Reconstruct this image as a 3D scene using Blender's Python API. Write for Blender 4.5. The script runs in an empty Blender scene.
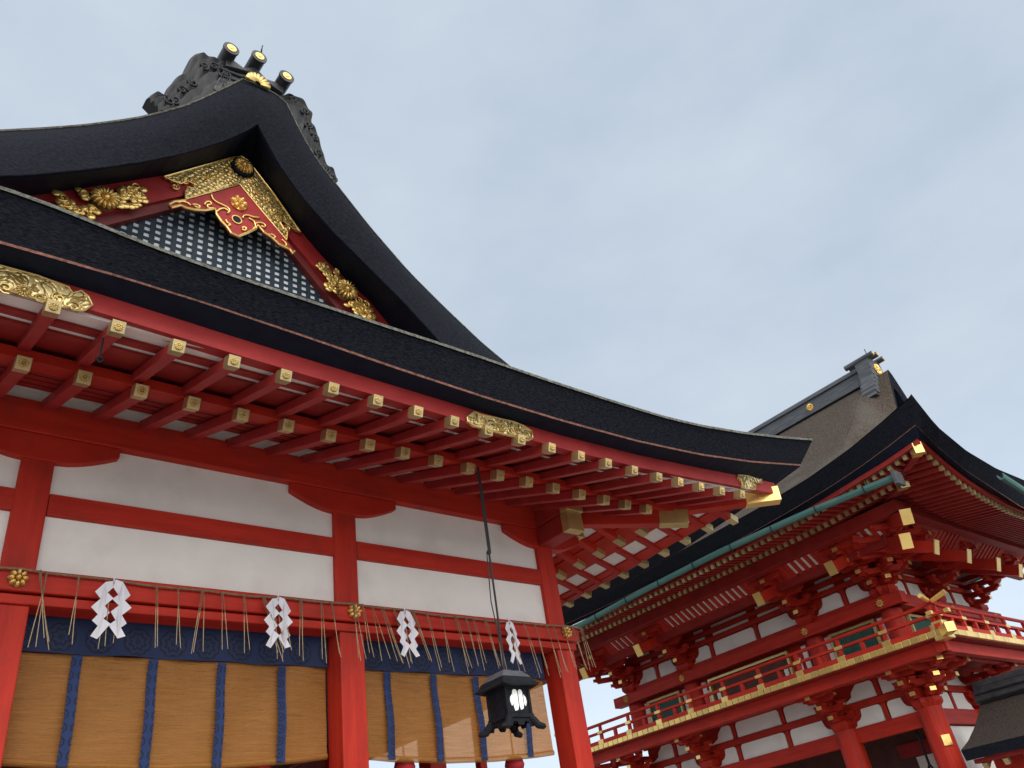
import bpy, math, random
from mathutils import Matrix, Vector
random.seed(7)
PI = math.pi
SC = bpy.context.scene
COL = SC.collection

# ------------------------------------------------------------------ camera
cd = bpy.data.cameras.new("camera")
cam = bpy.data.objects.new("camera", cd)
COL.objects.link(cam)
cd.sensor_width = 36.0
cd.lens = 36.0 * 828.23 / 1024.0
cd.clip_start = 0.05
cd.clip_end = 3000
_R = ((0.7737337, 0.24769872, 0.58307933),
      (-0.6179258, 0.49798131, 0.6084261),
      (-0.13965624, -0.83105954, 0.53836435))
cam.matrix_world = Matrix(((_R[0][0], -_R[0][1], -_R[0][2], 0.0),
                           (_R[1][0], -_R[1][1], -_R[1][2], 0.0),
                           (_R[2][0], -_R[2][1], -_R[2][2], 1.6),
                           (0, 0, 0, 1)))
SC.camera = cam

# ------------------------------------------------------------------ sky, sun, exposure
SUN_EL, SUN_AZ = math.radians(42), math.radians(202)      # azimuth measured from +Y towards +X
w = bpy.data.worlds.new("World"); SC.world = w; w.use_nodes = True
nt = w.node_tree; N = nt.nodes; Lk = nt.links
N.clear()
wo = N.new('ShaderNodeOutputWorld')
sky = N.new('ShaderNodeTexSky'); sky.sky_type = 'NISHITA'; sky.sun_disc = False
sky.sun_elevation = SUN_EL; sky.sun_rotation = SUN_AZ
sky.air_density = 1.2; sky.dust_density = 3.0; sky.altitude = 30
b1 = N.new('ShaderNodeBackground'); b1.inputs[1].default_value = 0.10
Lk.new(sky.outputs[0], b1.inputs[0])
tc = N.new('ShaderNodeTexCoord')
mp = N.new('ShaderNodeMapping'); mp.inputs['Scale'].default_value = (1.6, 1.6, 3.2)
Lk.new(tc.outputs['Generated'], mp.inputs[0])
nz = N.new('ShaderNodeTexNoise'); nz.inputs['Scale'].default_value = 1.7; nz.inputs['Detail'].default_value = 7
nz.inputs['Roughness'].default_value = 0.55
Lk.new(mp.outputs[0], nz.inputs['Vector'])
cr = N.new('ShaderNodeValToRGB')
cr.color_ramp.elements[0].position = 0.30; cr.color_ramp.elements[0].color = (0.435, 0.515, 0.615, 1)
cr.color_ramp.elements[1].position = 0.72; cr.color_ramp.elements[1].color = (0.555, 0.63, 0.71, 1)
Lk.new(nz.outputs[0], cr.inputs[0])
# brighter towards the horizon and towards the veiled sun
sx = N.new('ShaderNodeSeparateXYZ'); Lk.new(tc.outputs['Generated'], sx.inputs[0])
hz = N.new('ShaderNodeMapRange'); hz.inputs[1].default_value = 0.0; hz.inputs[2].default_value = 0.42
hz.inputs[3].default_value = 1.55; hz.inputs[4].default_value = 1.0
Lk.new(sx.outputs[2], hz.inputs[0])
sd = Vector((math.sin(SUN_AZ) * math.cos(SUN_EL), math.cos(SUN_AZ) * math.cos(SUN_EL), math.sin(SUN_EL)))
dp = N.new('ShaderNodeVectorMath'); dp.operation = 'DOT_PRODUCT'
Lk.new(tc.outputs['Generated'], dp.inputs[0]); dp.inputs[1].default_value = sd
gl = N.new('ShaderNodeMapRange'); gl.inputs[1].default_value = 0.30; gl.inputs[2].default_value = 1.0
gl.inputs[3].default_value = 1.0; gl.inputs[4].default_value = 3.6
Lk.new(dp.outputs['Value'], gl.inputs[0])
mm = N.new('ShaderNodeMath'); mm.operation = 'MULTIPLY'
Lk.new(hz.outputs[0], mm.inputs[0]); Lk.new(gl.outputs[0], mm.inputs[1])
b2 = N.new('ShaderNodeBackground')
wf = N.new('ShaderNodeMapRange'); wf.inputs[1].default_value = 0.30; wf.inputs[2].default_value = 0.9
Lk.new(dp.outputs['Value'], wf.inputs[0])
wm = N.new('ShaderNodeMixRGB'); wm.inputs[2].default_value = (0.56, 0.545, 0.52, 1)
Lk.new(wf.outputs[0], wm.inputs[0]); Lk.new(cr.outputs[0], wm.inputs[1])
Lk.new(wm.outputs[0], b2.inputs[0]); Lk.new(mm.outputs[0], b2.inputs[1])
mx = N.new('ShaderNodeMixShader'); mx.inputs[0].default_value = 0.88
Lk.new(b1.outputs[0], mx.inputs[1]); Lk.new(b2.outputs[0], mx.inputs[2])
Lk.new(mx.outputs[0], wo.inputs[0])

sl = bpy.data.lights.new("sun", 'SUN'); sl.energy = 1.2; sl.angle = math.radians(24); sl.color = (1.0, 0.95, 0.88)
sun = bpy.data.objects.new("sun", sl); COL.objects.link(sun)
sun.rotation_euler = sd.to_track_quat('Z', 'Y').to_euler()
sun.location = (0, 0, 40)

SC.view_settings.view_transform = 'Standard'
SC.view_settings.look = 'None'
SC.view_settings.exposure = 0.30
SC.view_settings.gamma = 1.0
SC.view_settings.use_curve_mapping = False
SC.cycles.max_bounces = 8
SC.cycles.diffuse_bounces = 5
SC.cycles.transparent_max_bounces = 12

DATA = {
 'eave_top': [(0.15, 5.17, 6.459), (0.275, 5.17, 6.457), (0.442, 5.17, 6.456), (0.625, 5.17, 6.428), (0.859, 5.17, 6.423), (1.034, 5.17, 6.39), (1.311, 5.17, 6.368), (1.64, 5.17, 6.358), (2.057, 5.17, 6.337), (2.403, 5.17, 6.349), (2.968, 5.17, 6.349), (3.576, 5.17, 6.348), (4.163, 5.17, 6.364), (4.698, 5.17, 6.362), (5.104, 5.165, 6.35), (5.446, 5.159, 6.34), (6.244, 5.145, 6.335), (6.892, 5.135, 6.337), (7.403, 5.128, 6.356), (7.828, 5.122, 6.362), (9.08, 5.097, 6.526), (9.786, 5.084, 6.643), (10.656, 5.07, 6.812)],
 'eave_bottom': [(0.375, 5.36, 6.108), (1.038, 5.36, 6.169), (1.808, 5.36, 6.147), (2.693, 5.36, 6.132), (3.717, 5.36, 6.056), (4.665, 5.36, 6.044), (5.739, 5.345, 6.018), (6.997, 5.331, 6.033), (8.116, 5.32, 6.119), (9.177, 5.3, 6.225), (10.452, 5.28, 6.459)],
 'eave_board': [(0.044, 5.58, 6.131), (0.419, 5.58, 6.128), (1.036, 5.58, 6.122), (1.57, 5.58, 6.106), (2.245, 5.58, 6.067), (3.001, 5.58, 6.068), (3.854, 5.58, 6.046), (4.827, 5.58, 6.033), (5.946, 5.58, 6.018), (7.26, 5.58, 6.045), (8.433, 5.58, 6.144), (9.265, 5.58, 6.206), (9.878, 5.58, 6.245)],
 'T': [(-0.063, 7.6, 9.301), (0.266, 7.58, 9.529), (0.619, 7.56, 9.771), (0.979, 7.479, 9.967), (1.317, 7.344, 10.126), (1.608, 7.231, 10.287), (2.007, 7.09, 10.604), (2.221, 7.052, 10.876), (2.474, 7.077, 11.274), (2.737, 7.118, 11.71), (3.02, 7.07, 11.655), (3.299, 7.032, 11.597), (3.58, 7.037, 10.982), (3.813, 7.043, 10.612), (4.05, 7.05, 10.369), (4.698, 7.244, 10.003), (5.441, 7.44, 9.637), (6.074, 7.521, 9.288), (6.763, 7.556, 8.867), (7.347, 7.585, 8.592), (7.763, 7.6, 8.43)],
 'L': [(0.044, 7.0, 8.151), (0.345, 7.0, 8.335), (0.553, 7.0, 8.464), (0.886, 7.0, 8.708), (1.237, 7.0, 8.975), (1.625, 7.0, 9.299), (2.04, 7.0, 9.688), (2.495, 7.0, 10.187), (2.755, 7.0, 10.531), (2.918, 7.0, 10.773), (3.041, 7.0, 10.546), (3.227, 7.0, 10.189), (3.557, 7.0, 9.757), (3.997, 7.0, 9.35), (4.554, 7.0, 8.92), (5.007, 7.0, 8.573), (5.574, 7.0, 8.062), (6.051, 7.0, 7.695)],
 'I': [(0.118, 7.62, 8.359), (0.433, 7.62, 8.596), (0.677, 7.62, 8.778), (1.252, 7.62, 9.238), (1.825, 7.62, 9.708), (2.062, 7.62, 9.903), (2.431, 7.62, 10.261), (2.77, 7.62, 10.603), (2.948, 7.62, 10.778), (3.062, 7.62, 10.756), (3.291, 7.62, 10.472), (3.869, 7.62, 9.766), (4.157, 7.62, 9.473), (4.5, 7.62, 9.224), (4.864, 7.62, 8.979), (5.183, 7.62, 8.634), (5.717, 7.62, 8.239)],
 'Ilow': [(0.348, 7.62, 8.058), (0.759, 7.62, 8.312), (1.251, 7.62, 8.747), (2.311, 7.62, 9.677), (2.709, 7.62, 10.0), (2.942, 7.62, 10.202), (3.284, 7.62, 9.917), (3.644, 7.62, 9.6), (4.121, 7.62, 9.118), (4.608, 7.62, 8.637), (5.15, 7.62, 8.255)],
 'Ilow2': [(0.452, 7.64, 7.987), (0.87, 7.64, 8.238), (1.435, 7.64, 8.748), (2.328, 7.64, 9.546), (2.724, 7.64, 9.862), (2.957, 7.64, 10.059), (3.297, 7.64, 9.775), (3.654, 7.64, 9.459), (3.985, 7.64, 9.11), (4.416, 7.64, 8.647), (4.925, 7.64, 8.193)],
 'plateL': [(1.993, 7.555, 9.783), (2.767, 7.555, 10.568), (2.931, 7.555, 10.712), (2.959, 7.555, 10.474), (2.939, 7.555, 10.17), (2.519, 7.555, 9.775), (2.27, 7.555, 9.536), (2.257, 7.555, 9.665), (2.287, 7.555, 9.761), (2.355, 7.555, 9.778), (2.351, 7.555, 9.85), (2.271, 7.555, 9.866), (2.194, 7.555, 9.77), (2.102, 7.555, 9.764)],
 'plateR': [(2.931, 7.553, 10.71), (3.028, 7.553, 10.686), (3.41, 7.553, 10.249), (3.801, 7.553, 9.729), (3.731, 7.553, 9.733), (3.622, 7.553, 9.772), (3.553, 7.553, 9.809), (3.51, 7.553, 9.762), (3.564, 7.553, 9.676), (3.617, 7.553, 9.64), (3.604, 7.553, 9.486), (3.283, 7.553, 9.81), (2.938, 7.553, 10.168), (2.959, 7.553, 10.472)],
 'gegyo': [(2.918, 7.5, 10.093), (3.589, 7.5, 9.43), (3.695, 7.5, 9.286), (3.667, 7.5, 9.237), (3.628, 7.5, 9.289), (3.475, 7.5, 9.309), (3.38, 7.5, 9.379), (3.267, 7.5, 9.421), (3.18, 7.5, 9.509), (3.156, 7.5, 9.427), (3.051, 7.5, 9.305), (2.939, 7.5, 9.192), (2.841, 7.5, 9.204), (2.782, 7.5, 9.284), (2.713, 7.5, 9.339), (2.647, 7.5, 9.424), (2.62, 7.5, 9.509), (2.501, 7.5, 9.42), (2.37, 7.5, 9.364), (2.271, 7.5, 9.345), (2.205, 7.5, 9.352), (2.106, 7.5, 9.262), (2.075, 7.5, 9.303), (2.121, 7.5, 9.371), (2.254, 7.5, 9.464)],
 'gg_edge': [(3.691, 7.49, 9.276), (3.662, 7.49, 9.227), (3.623, 7.49, 9.279), (3.471, 7.49, 9.299), (3.376, 7.49, 9.369), (3.263, 7.49, 9.411), (3.175, 7.49, 9.498), (3.152, 7.49, 9.417), (3.047, 7.49, 9.295), (2.935, 7.49, 9.182), (2.838, 7.49, 9.193), (2.778, 7.49, 9.274), (2.709, 7.49, 9.329), (2.644, 7.49, 9.413), (2.617, 7.49, 9.499), (2.498, 7.49, 9.409), (2.367, 7.49, 9.353), (2.268, 7.49, 9.335), (2.202, 7.49, 9.342), (2.103, 7.49, 9.251), (2.072, 7.49, 9.292), (2.119, 7.49, 9.36), (2.251, 7.49, 9.454)],
 'gg_scrolls': [(2.773, 7.48, 9.547), (2.572, 7.48, 9.55), (3.124, 7.48, 9.581), (3.246, 7.48, 9.544), (2.366, 7.48, 9.43), (3.37, 7.48, 9.399), (2.987, 7.48, 9.333), (2.792, 7.48, 9.331)],
 'gs0': [(2.556, 7.488, 9.73), (2.565, 7.488, 9.662), (2.606, 7.488, 9.623), (2.676, 7.488, 9.612), (2.747, 7.488, 9.613), (2.801, 7.488, 9.593), (2.813, 7.488, 9.538), (2.77, 7.488, 9.5)],
 'gs1': [(2.483, 7.488, 9.499), (2.496, 7.488, 9.565), (2.555, 7.488, 9.603), (2.583, 7.488, 9.563), (2.551, 7.488, 9.522), (2.516, 7.488, 9.528), (2.502, 7.488, 9.473), (2.546, 7.488, 9.46), (2.612, 7.488, 9.507)],
 'gs2': [(2.336, 7.488, 9.422), (2.376, 7.488, 9.454), (2.444, 7.488, 9.443), (2.413, 7.488, 9.403), (2.362, 7.488, 9.412)],
 'gs3': [(2.641, 7.488, 9.462), (2.681, 7.488, 9.53), (2.731, 7.488, 9.568), (2.803, 7.488, 9.545)],
 'gs4': [(2.975, 7.488, 9.512), (2.982, 7.488, 9.564), (3.035, 7.488, 9.604), (3.109, 7.488, 9.604), (3.201, 7.488, 9.638)],
 'gs5': [(3.131, 7.488, 9.482), (3.166, 7.488, 9.536), (3.23, 7.488, 9.568), (3.287, 7.488, 9.547), (3.279, 7.488, 9.494), (3.223, 7.488, 9.503)],
 'gs6': [(2.758, 7.488, 9.38), (2.786, 7.488, 9.335), (2.831, 7.488, 9.333), (2.797, 7.488, 9.293)],
 'gs7': [(2.972, 7.488, 9.344), (2.998, 7.488, 9.38), (3.034, 7.488, 9.363), (3.009, 7.488, 9.315), (2.973, 7.488, 9.321)],
 'gs8': [(3.055, 7.488, 9.553), (3.129, 7.488, 9.541), (3.15, 7.488, 9.455), (3.115, 7.488, 9.39)],
 'gs9': [(3.318, 7.488, 9.393), (3.374, 7.488, 9.431), (3.431, 7.488, 9.398), (3.393, 7.488, 9.369)],
 'gs10': [(2.166, 7.488, 9.368), (2.212, 7.488, 9.415), (2.277, 7.488, 9.426), (2.321, 7.488, 9.402)],
 'gs11': [(3.507, 7.488, 9.398), (3.555, 7.488, 9.373), (3.584, 7.488, 9.326), (3.555, 7.488, 9.313)],
 'gg_flower': [(2.913, 7.47, 9.745)],
 'gg_hole': [(2.9, 7.485, 9.456)],
 'chrys': [(2.958, 7.53, 10.476), (1.383, 7.53, 9.037), (4.45, 7.53, 8.94)],
 'fol1': [(0.968, 7.55, 8.825), (1.025, 7.55, 8.748), (1.125, 7.55, 8.71), (1.184, 7.55, 8.995), (1.283, 7.55, 8.79)],
 'fol2': [(1.536, 7.55, 9.088), (1.585, 7.55, 9.228), (1.629, 7.55, 9.31), (1.7, 7.55, 9.388), (1.751, 7.55, 9.278), (1.672, 7.55, 9.141)],
 'fol3': [(4.106, 7.55, 9.209), (4.187, 7.55, 9.216), (4.208, 7.55, 9.087), (4.292, 7.55, 9.178), (4.3, 7.55, 9.044), (4.251, 7.55, 8.955)],
 'fol4': [(4.523, 7.55, 8.728), (4.622, 7.55, 8.82), (4.663, 7.55, 8.674), (4.753, 7.55, 8.789), (4.784, 7.55, 8.693), (4.803, 7.55, 8.593)],
 'lat_base': [(1.04, 7.7, 8.514), (1.434, 7.7, 8.908), (2.553, 7.7, 8.833), (4.423, 7.7, 8.76), (5.223, 7.7, 8.589)],
 'finL': [(1.557, 7.25, 10.325), (1.591, 7.25, 10.63), (1.654, 7.25, 10.785), (1.73, 7.25, 10.817), (1.767, 7.25, 10.752), (1.791, 7.25, 10.873), (1.808, 7.25, 10.991), (1.863, 7.25, 11.138), (1.91, 7.25, 11.312), (1.987, 7.25, 11.396), (2.034, 7.25, 11.758), (2.101, 7.25, 11.926), (2.175, 7.25, 11.998), (2.258, 7.25, 11.987), (2.348, 7.25, 11.989), (2.421, 7.25, 12.017), (2.498, 7.25, 11.994), (2.475, 7.25, 11.858), (2.436, 7.25, 11.575), (2.353, 7.25, 11.379), (2.047, 7.25, 10.882), (1.903, 7.25, 10.638)],
 'finR': [(3.341, 7.25, 11.856), (3.439, 7.25, 11.973), (3.557, 7.25, 12.025), (3.676, 7.25, 12.001), (3.767, 7.25, 11.87), (3.822, 7.25, 11.786), (3.799, 7.25, 11.605), (3.853, 7.25, 11.499), (3.909, 7.25, 11.396), (3.917, 7.25, 11.24), (3.973, 7.25, 11.115), (3.986, 7.25, 10.921), (4.059, 7.25, 10.831), (4.136, 7.25, 10.809), (4.184, 7.25, 10.705), (4.154, 7.25, 10.579), (3.853, 7.25, 10.909), (3.525, 7.25, 11.473)],
 'cyl': [(2.51, 7.0, 12.088), (2.91, 7.0, 12.219), (3.325, 7.0, 12.08)],
 'cylr': [(2.445, 7.0, 12.036), (2.608, 7.0, 12.117)],
 'rbox_unused': [(2.489, 7.1, 11.835), (2.373, 7.1, 11.348), (2.708, 7.1, 11.659), (2.907, 7.1, 11.959), (3.103, 7.1, 11.699), (3.335, 7.1, 11.733)],
 'crest': [(2.72, 7.08, 11.692), (3.094, 7.08, 11.682), (2.903, 7.08, 11.767)],
 'spike': [(2.948, 7.05, 12.432), (2.964, 7.05, 12.583)],
 'gp1': [(0.36, 5.555, 6.089), (0.419, 5.555, 6.093), (0.665, 5.555, 6.1), (0.883, 5.555, 6.076), (0.916, 5.555, 6.035), (0.972, 5.555, 6.078), (1.027, 5.555, 6.041), (1.063, 5.555, 5.978), (1.017, 5.555, 5.902), (0.965, 5.555, 5.879), (0.924, 5.555, 5.901), (0.853, 5.555, 5.869), (0.761, 5.555, 5.882), (0.453, 5.555, 5.892), (0.395, 5.555, 5.89)],
 'gp2': [(4.622, 5.555, 5.902), (4.724, 5.555, 5.994), (4.803, 5.555, 5.983), (5.256, 5.555, 6.01), (5.384, 5.555, 5.994), (5.497, 5.555, 5.954), (5.49, 5.555, 5.865), (5.414, 5.555, 5.814), (5.329, 5.555, 5.82), (5.137, 5.555, 5.817), (4.888, 5.555, 5.812), (4.698, 5.555, 5.814), (4.624, 5.555, 5.847)],
 'gp3': [(9.222, 5.555, 6.193), (9.825, 5.555, 6.282), (9.751, 5.555, 6.172), (9.602, 5.555, 6.15), (9.529, 5.555, 6.03), (9.229, 5.555, 5.987), (9.253, 5.555, 6.097), (9.208, 5.555, 6.147)],
 'gut': [(16.35, 16.411, 8.14), (16.35, 13.608, 8.282), (16.35, 10.77, 8.369), (16.35, 8.623, 8.277), (16.35, 6.403, 8.097)],
 'gutend': [(16.35, 6.403, 8.097)],
 'ret': [(16.12, 5.246, 9.329), (16.12, 6.154, 9.07), (16.12, 6.948, 8.885), (16.12, 8.037, 8.695), (16.12, 9.423, 8.642), (16.12, 11.164, 8.574), (16.12, 12.948, 8.545)],
 'reb': [(16.4, 5.529, 8.824), (16.4, 6.197, 8.801), (16.4, 6.95, 8.707), (16.4, 7.723, 8.65), (16.4, 8.831, 8.526), (16.4, 10.291, 8.458)],
 'rrt': [(16.131, 5.25, 9.335), (16.652, 5.25, 8.712), (17.66, 5.25, 8.366), (18.947, 5.25, 8.22), (20.215, 5.25, 8.237)],
 'rrb': [(16.402, 5.53, 8.825), (16.994, 5.53, 8.474), (18.003, 5.53, 8.11), (19.219, 5.53, 7.878), (20.252, 5.53, 7.68)],
 'rridge': [(22.3, 8.234, 14.005), (22.3, 12.46, 13.743)],
 'rridgeb': [(22.1, 8.41, 13.297), (22.1, 11.654, 13.044)],
 'rcrest': [(22.1, 10.245, 13.546)],
 'rgut': [(19.662, 5.4, 8.572), (20.754, 5.4, 8.393), (19.285, 5.4, 8.218), (20.342, 5.4, 8.033)],
}

# ------------------------------------------------------------------ materials
def mat(name, base, rough=0.6, metal=0.0, var=None, scale=6.0, stretch=(1, 1, 1), bump=0.0, bscale=40.0,
        spec=0.5, detail=6, bstretch=None, dirt=None):
    m = bpy.data.materials.new(name); m.use_nodes = True
    t = m.node_tree; n = t.nodes; l = t.links
    p = n['Principled BSDF']
    p.inputs['Roughness'].default_value = rough; p.inputs['Metallic'].default_value = metal
    p.inputs['Specular IOR Level'].default_value = spec
    c = n.new('ShaderNodeTexCoord')
    if var is None:
        p.inputs['Base Color'].default_value = (*base, 1)
    else:
        mp = n.new('ShaderNodeMapping'); mp.inputs['Scale'].default_value = stretch
        l.new(c.outputs['Object'], mp.inputs[0])
        nz = n.new('ShaderNodeTexNoise'); nz.inputs['Scale'].default_value = scale
        nz.inputs['Detail'].default_value = detail; nz.inputs['Roughness'].default_value = 0.6
        l.new(mp.outputs[0], nz.inputs['Vector'])
        r = n.new('ShaderNodeValToRGB')
        r.color_ramp.elements[0].position = 0.33; r.color_ramp.elements[0].color = (*base, 1)
        r.color_ramp.elements[1].position = 0.68; r.color_ramp.elements[1].color = (*var, 1)
        l.new(nz.outputs[0], r.inputs[0])
        out = r.outputs[0]
        if dirt:
            n3 = n.new('ShaderNodeTexNoise'); n3.inputs['Scale'].default_value = dirt[1]
            n3.inputs['Detail'].default_value = 8
            l.new(c.outputs['Object'], n3.inputs['Vector'])
            r3 = n.new('ShaderNodeMapRange'); r3.inputs[1].default_value = 0.52; r3.inputs[2].default_value = 0.75
            r3.inputs[3].default_value = 0.0; r3.inputs[4].default_value = dirt[2]
            l.new(n3.outputs[0], r3.inputs[0])
            mxx = n.new('ShaderNodeMixRGB'); mxx.inputs[2].default_value = (*dirt[0], 1)
            l.new(r3.outputs[0], mxx.inputs[0]); l.new(out, mxx.inputs[1])
            out = mxx.outputs[0]
        l.new(out, p.inputs['Base Color'])
    if bump > 0:
        mp2 = n.new('ShaderNodeMapping'); mp2.inputs['Scale'].default_value = bstretch or stretch
        l.new(c.outputs['Object'], mp2.inputs[0])
        n2 = n.new('ShaderNodeTexNoise'); n2.inputs['Scale'].default_value = bscale; n2.inputs['Detail'].default_value = 5
        l.new(mp2.outputs[0], n2.inputs['Vector'])
        b = n.new('ShaderNodeBump'); b.inputs['Strength'].default_value = bump; b.inputs['Distance'].default_value = 0.02
        l.new(n2.outputs[0], b.inputs['Height']); l.new(b.outputs[0], p.inputs['Normal'])
    return m

M = {}
M['red'] = mat('vermilion_lacquer', (0.37, 0.017, 0.009), 0.55, var=(0.48, 0.029, 0.014), scale=1.6, bump=0.10, bscale=14,
               spec=0.22, dirt=((0.27, 0.026, 0.017), 4.0, 0.6))
def _red(nm, st): return mat(nm, (0.35, 0.017, 0.009), 0.55, var=(0.50, 0.031, 0.015), scale=2.4, stretch=st, bump=0.16, bscale=9, spec=0.22,
                             bstretch=tuple(v * 2 for v in st), dirt=((0.25, 0.024, 0.016), 3.0, 0.65), detail=8)
M['red_v'] = _red('vermilion_upright_grain', (4, 4, .35)); M['red_h'] = _red('vermilion_level_grain', (.35, 4, 4)); M['red_y'] = _red('vermilion_long_grain', (4, .35, 4))
M['red_old'] = mat('weathered_vermilion', (0.22, 0.012, 0.010), 0.6, var=(0.31, 0.020, 0.015), scale=2.5, bump=0.12, bscale=16,
                   spec=0.3, dirt=((0.25, 0.04, 0.03), 4.0, 0.6))
M['pink_red'] = mat('faded_vermilion', (0.27, 0.017, 0.017), 0.55, var=(0.36, 0.030, 0.028), scale=3, bump=0.1, bscale=20, spec=0.3,
                    stretch=(1, 1, 2))
M['darkred'] = mat('dark_red_batten', (0.12, 0.014, 0.014), 0.6, var=(0.19, 0.022, 0.02), scale=4)
M['backing'] = mat('pale_grey_backing', (0.42, 0.46, 0.50), 0.8, var=(0.50, 0.54, 0.58), scale=3)
M['plaster'] = mat('white_plaster', (0.76, 0.73, 0.69), 0.85, var=(0.83, 0.81, 0.77), scale=1.6, bump=0.06, bscale=30, spec=0.2,
                   dirt=((0.56, 0.53, 0.49), 1.3, 0.6))
M['white_board'] = mat('white_painted_board', (0.74, 0.71, 0.67), 0.8, var=(0.82, 0.80, 0.76), scale=5, bump=0.05, bscale=30, spec=0.2)
M['thatch'] = mat('bark_thatch_edge', (0.004, 0.006, 0.011), 0.9, var=(0.027, 0.028, 0.037), scale=15, stretch=(1.6, 1.6, 8), bump=1.0,
                  bscale=26, spec=0.06, detail=8)
M['thatch_top'] = mat('weathered_bark_roof', (0.022, 0.017, 0.014), 0.95, var=(0.105, 0.083, 0.067), scale=22, stretch=(1, 1, 1.6), bump=0.9,
                      bscale=45, spec=0.15, detail=9, dirt=((0.13, 0.13, 0.12), 0.55, 0.5))
M['thatch_dark'] = mat('dark_bark_roof', (0.016, 0.013, 0.012), 0.95, var=(0.07, 0.055, 0.046), scale=24, stretch=(1, 1, 2), bump=0.9, bscale=45, spec=0.15, detail=9)
M['thatch_lip'] = mat('mossy_thatch_lip', (0.045, 0.047, 0.04), 0.95, var=(0.20, 0.20, 0.175), scale=26, bump=0.8, bscale=60, spec=0.15)
M['soffit'] = mat('dark_soffit_board', (0.002, 0.005, 0.014), 0.7, var=(0.005, 0.010, 0.024), scale=6, bump=0.2, bscale=25, spec=0.2)  # black board with the blue of reflected sky tinted into its colour
M['copper'] = mat('reddish_bark_line', (0.06, 0.022, 0.016), 0.8, var=(0.26, 0.10, 0.07), scale=28, bump=0.5, bscale=60)
M['black'] = mat('black_tile', (0.018, 0.019, 0.023), 0.42, var=(0.045, 0.047, 0.053), scale=7, bump=0.2, bscale=24, spec=0.5)
M['carved'] = mat('carved_black_tile', (0.009, 0.010, 0.013), 0.6, var=(0.022, 0.024, 0.030), scale=9, bump=0.25, bscale=20, spec=0.35)
M['lattice'] = mat('blue_black_lattice', (0.010, 0.018, 0.028), 0.6, var=(0.020, 0.031, 0.044), scale=8, bump=0.15, bscale=20, spec=0.2)
M['ridge'] = mat('grey_ridge_copper', (0.035, 0.039, 0.046), 0.55, var=(0.085, 0.09, 0.10), scale=5, stretch=(3, 0.4, 3), bump=0.15, bscale=15)
M['iron'] = mat('black_iron', (0.005, 0.006, 0.009), 0.7, var=(0.011, 0.012, 0.016), scale=14, bump=0.25, bscale=40, spec=0.2)
M['iron_skylit'] = mat('sky_lit_iron', (0.05, 0.055, 0.065), 0.5, var=(0.10, 0.105, 0.12), scale=14, bump=0.2, bscale=40)  # black iron coloured paler for the sky light on the lantern cap's slopes
M['cord'] = mat('black_cord', (0.014, 0.014, 0.018), 0.8)
M['green'] = mat('green_copper_gutter', (0.035, 0.105, 0.095), 0.75, var=(0.065, 0.155, 0.135), scale=4, stretch=(1, .5, 2), bump=0.1, bscale=12,
                 dirt=((0.06, 0.14, 0.12), 3.0, 0.6))
M['greenbar'] = mat('dark_green_bars', (0.015, 0.075, 0.055), 0.6, var=(0.025, 0.10, 0.075), scale=5)
M['straw'] = mat('dry_straw', (0.30, 0.23, 0.13), 0.85, var=(0.48, 0.39, 0.24), scale=30, bump=0.3, bscale=80)
M['rope'] = mat('straw_rope_fibre', (0.17, 0.10, 0.055), 0.9, var=(0.27, 0.17, 0.10), scale=40, bump=0.5, bscale=90)
M['tassel'] = mat('crimson_thread', (0.30, 0.012, 0.02), 0.85, var=(0.45, 0.02, 0.03), scale=30, stretch=(5, 5, .4), bump=0.6, bscale=50)
M['stone'] = mat('grey_granite', (0.26, 0.25, 0.24), 0.85, var=(0.36, 0.35, 0.33), scale=12, bump=0.3, bscale=40)
M['gravel'] = mat('pale_gravel', (0.27, 0.26, 0.245), 0.95, var=(0.42, 0.405, 0.385), scale=30, bump=0.6, bscale=80, detail=8)
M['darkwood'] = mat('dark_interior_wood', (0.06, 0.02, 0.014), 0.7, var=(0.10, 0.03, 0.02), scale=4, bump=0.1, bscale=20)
M['copper_gold'] = None

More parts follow.
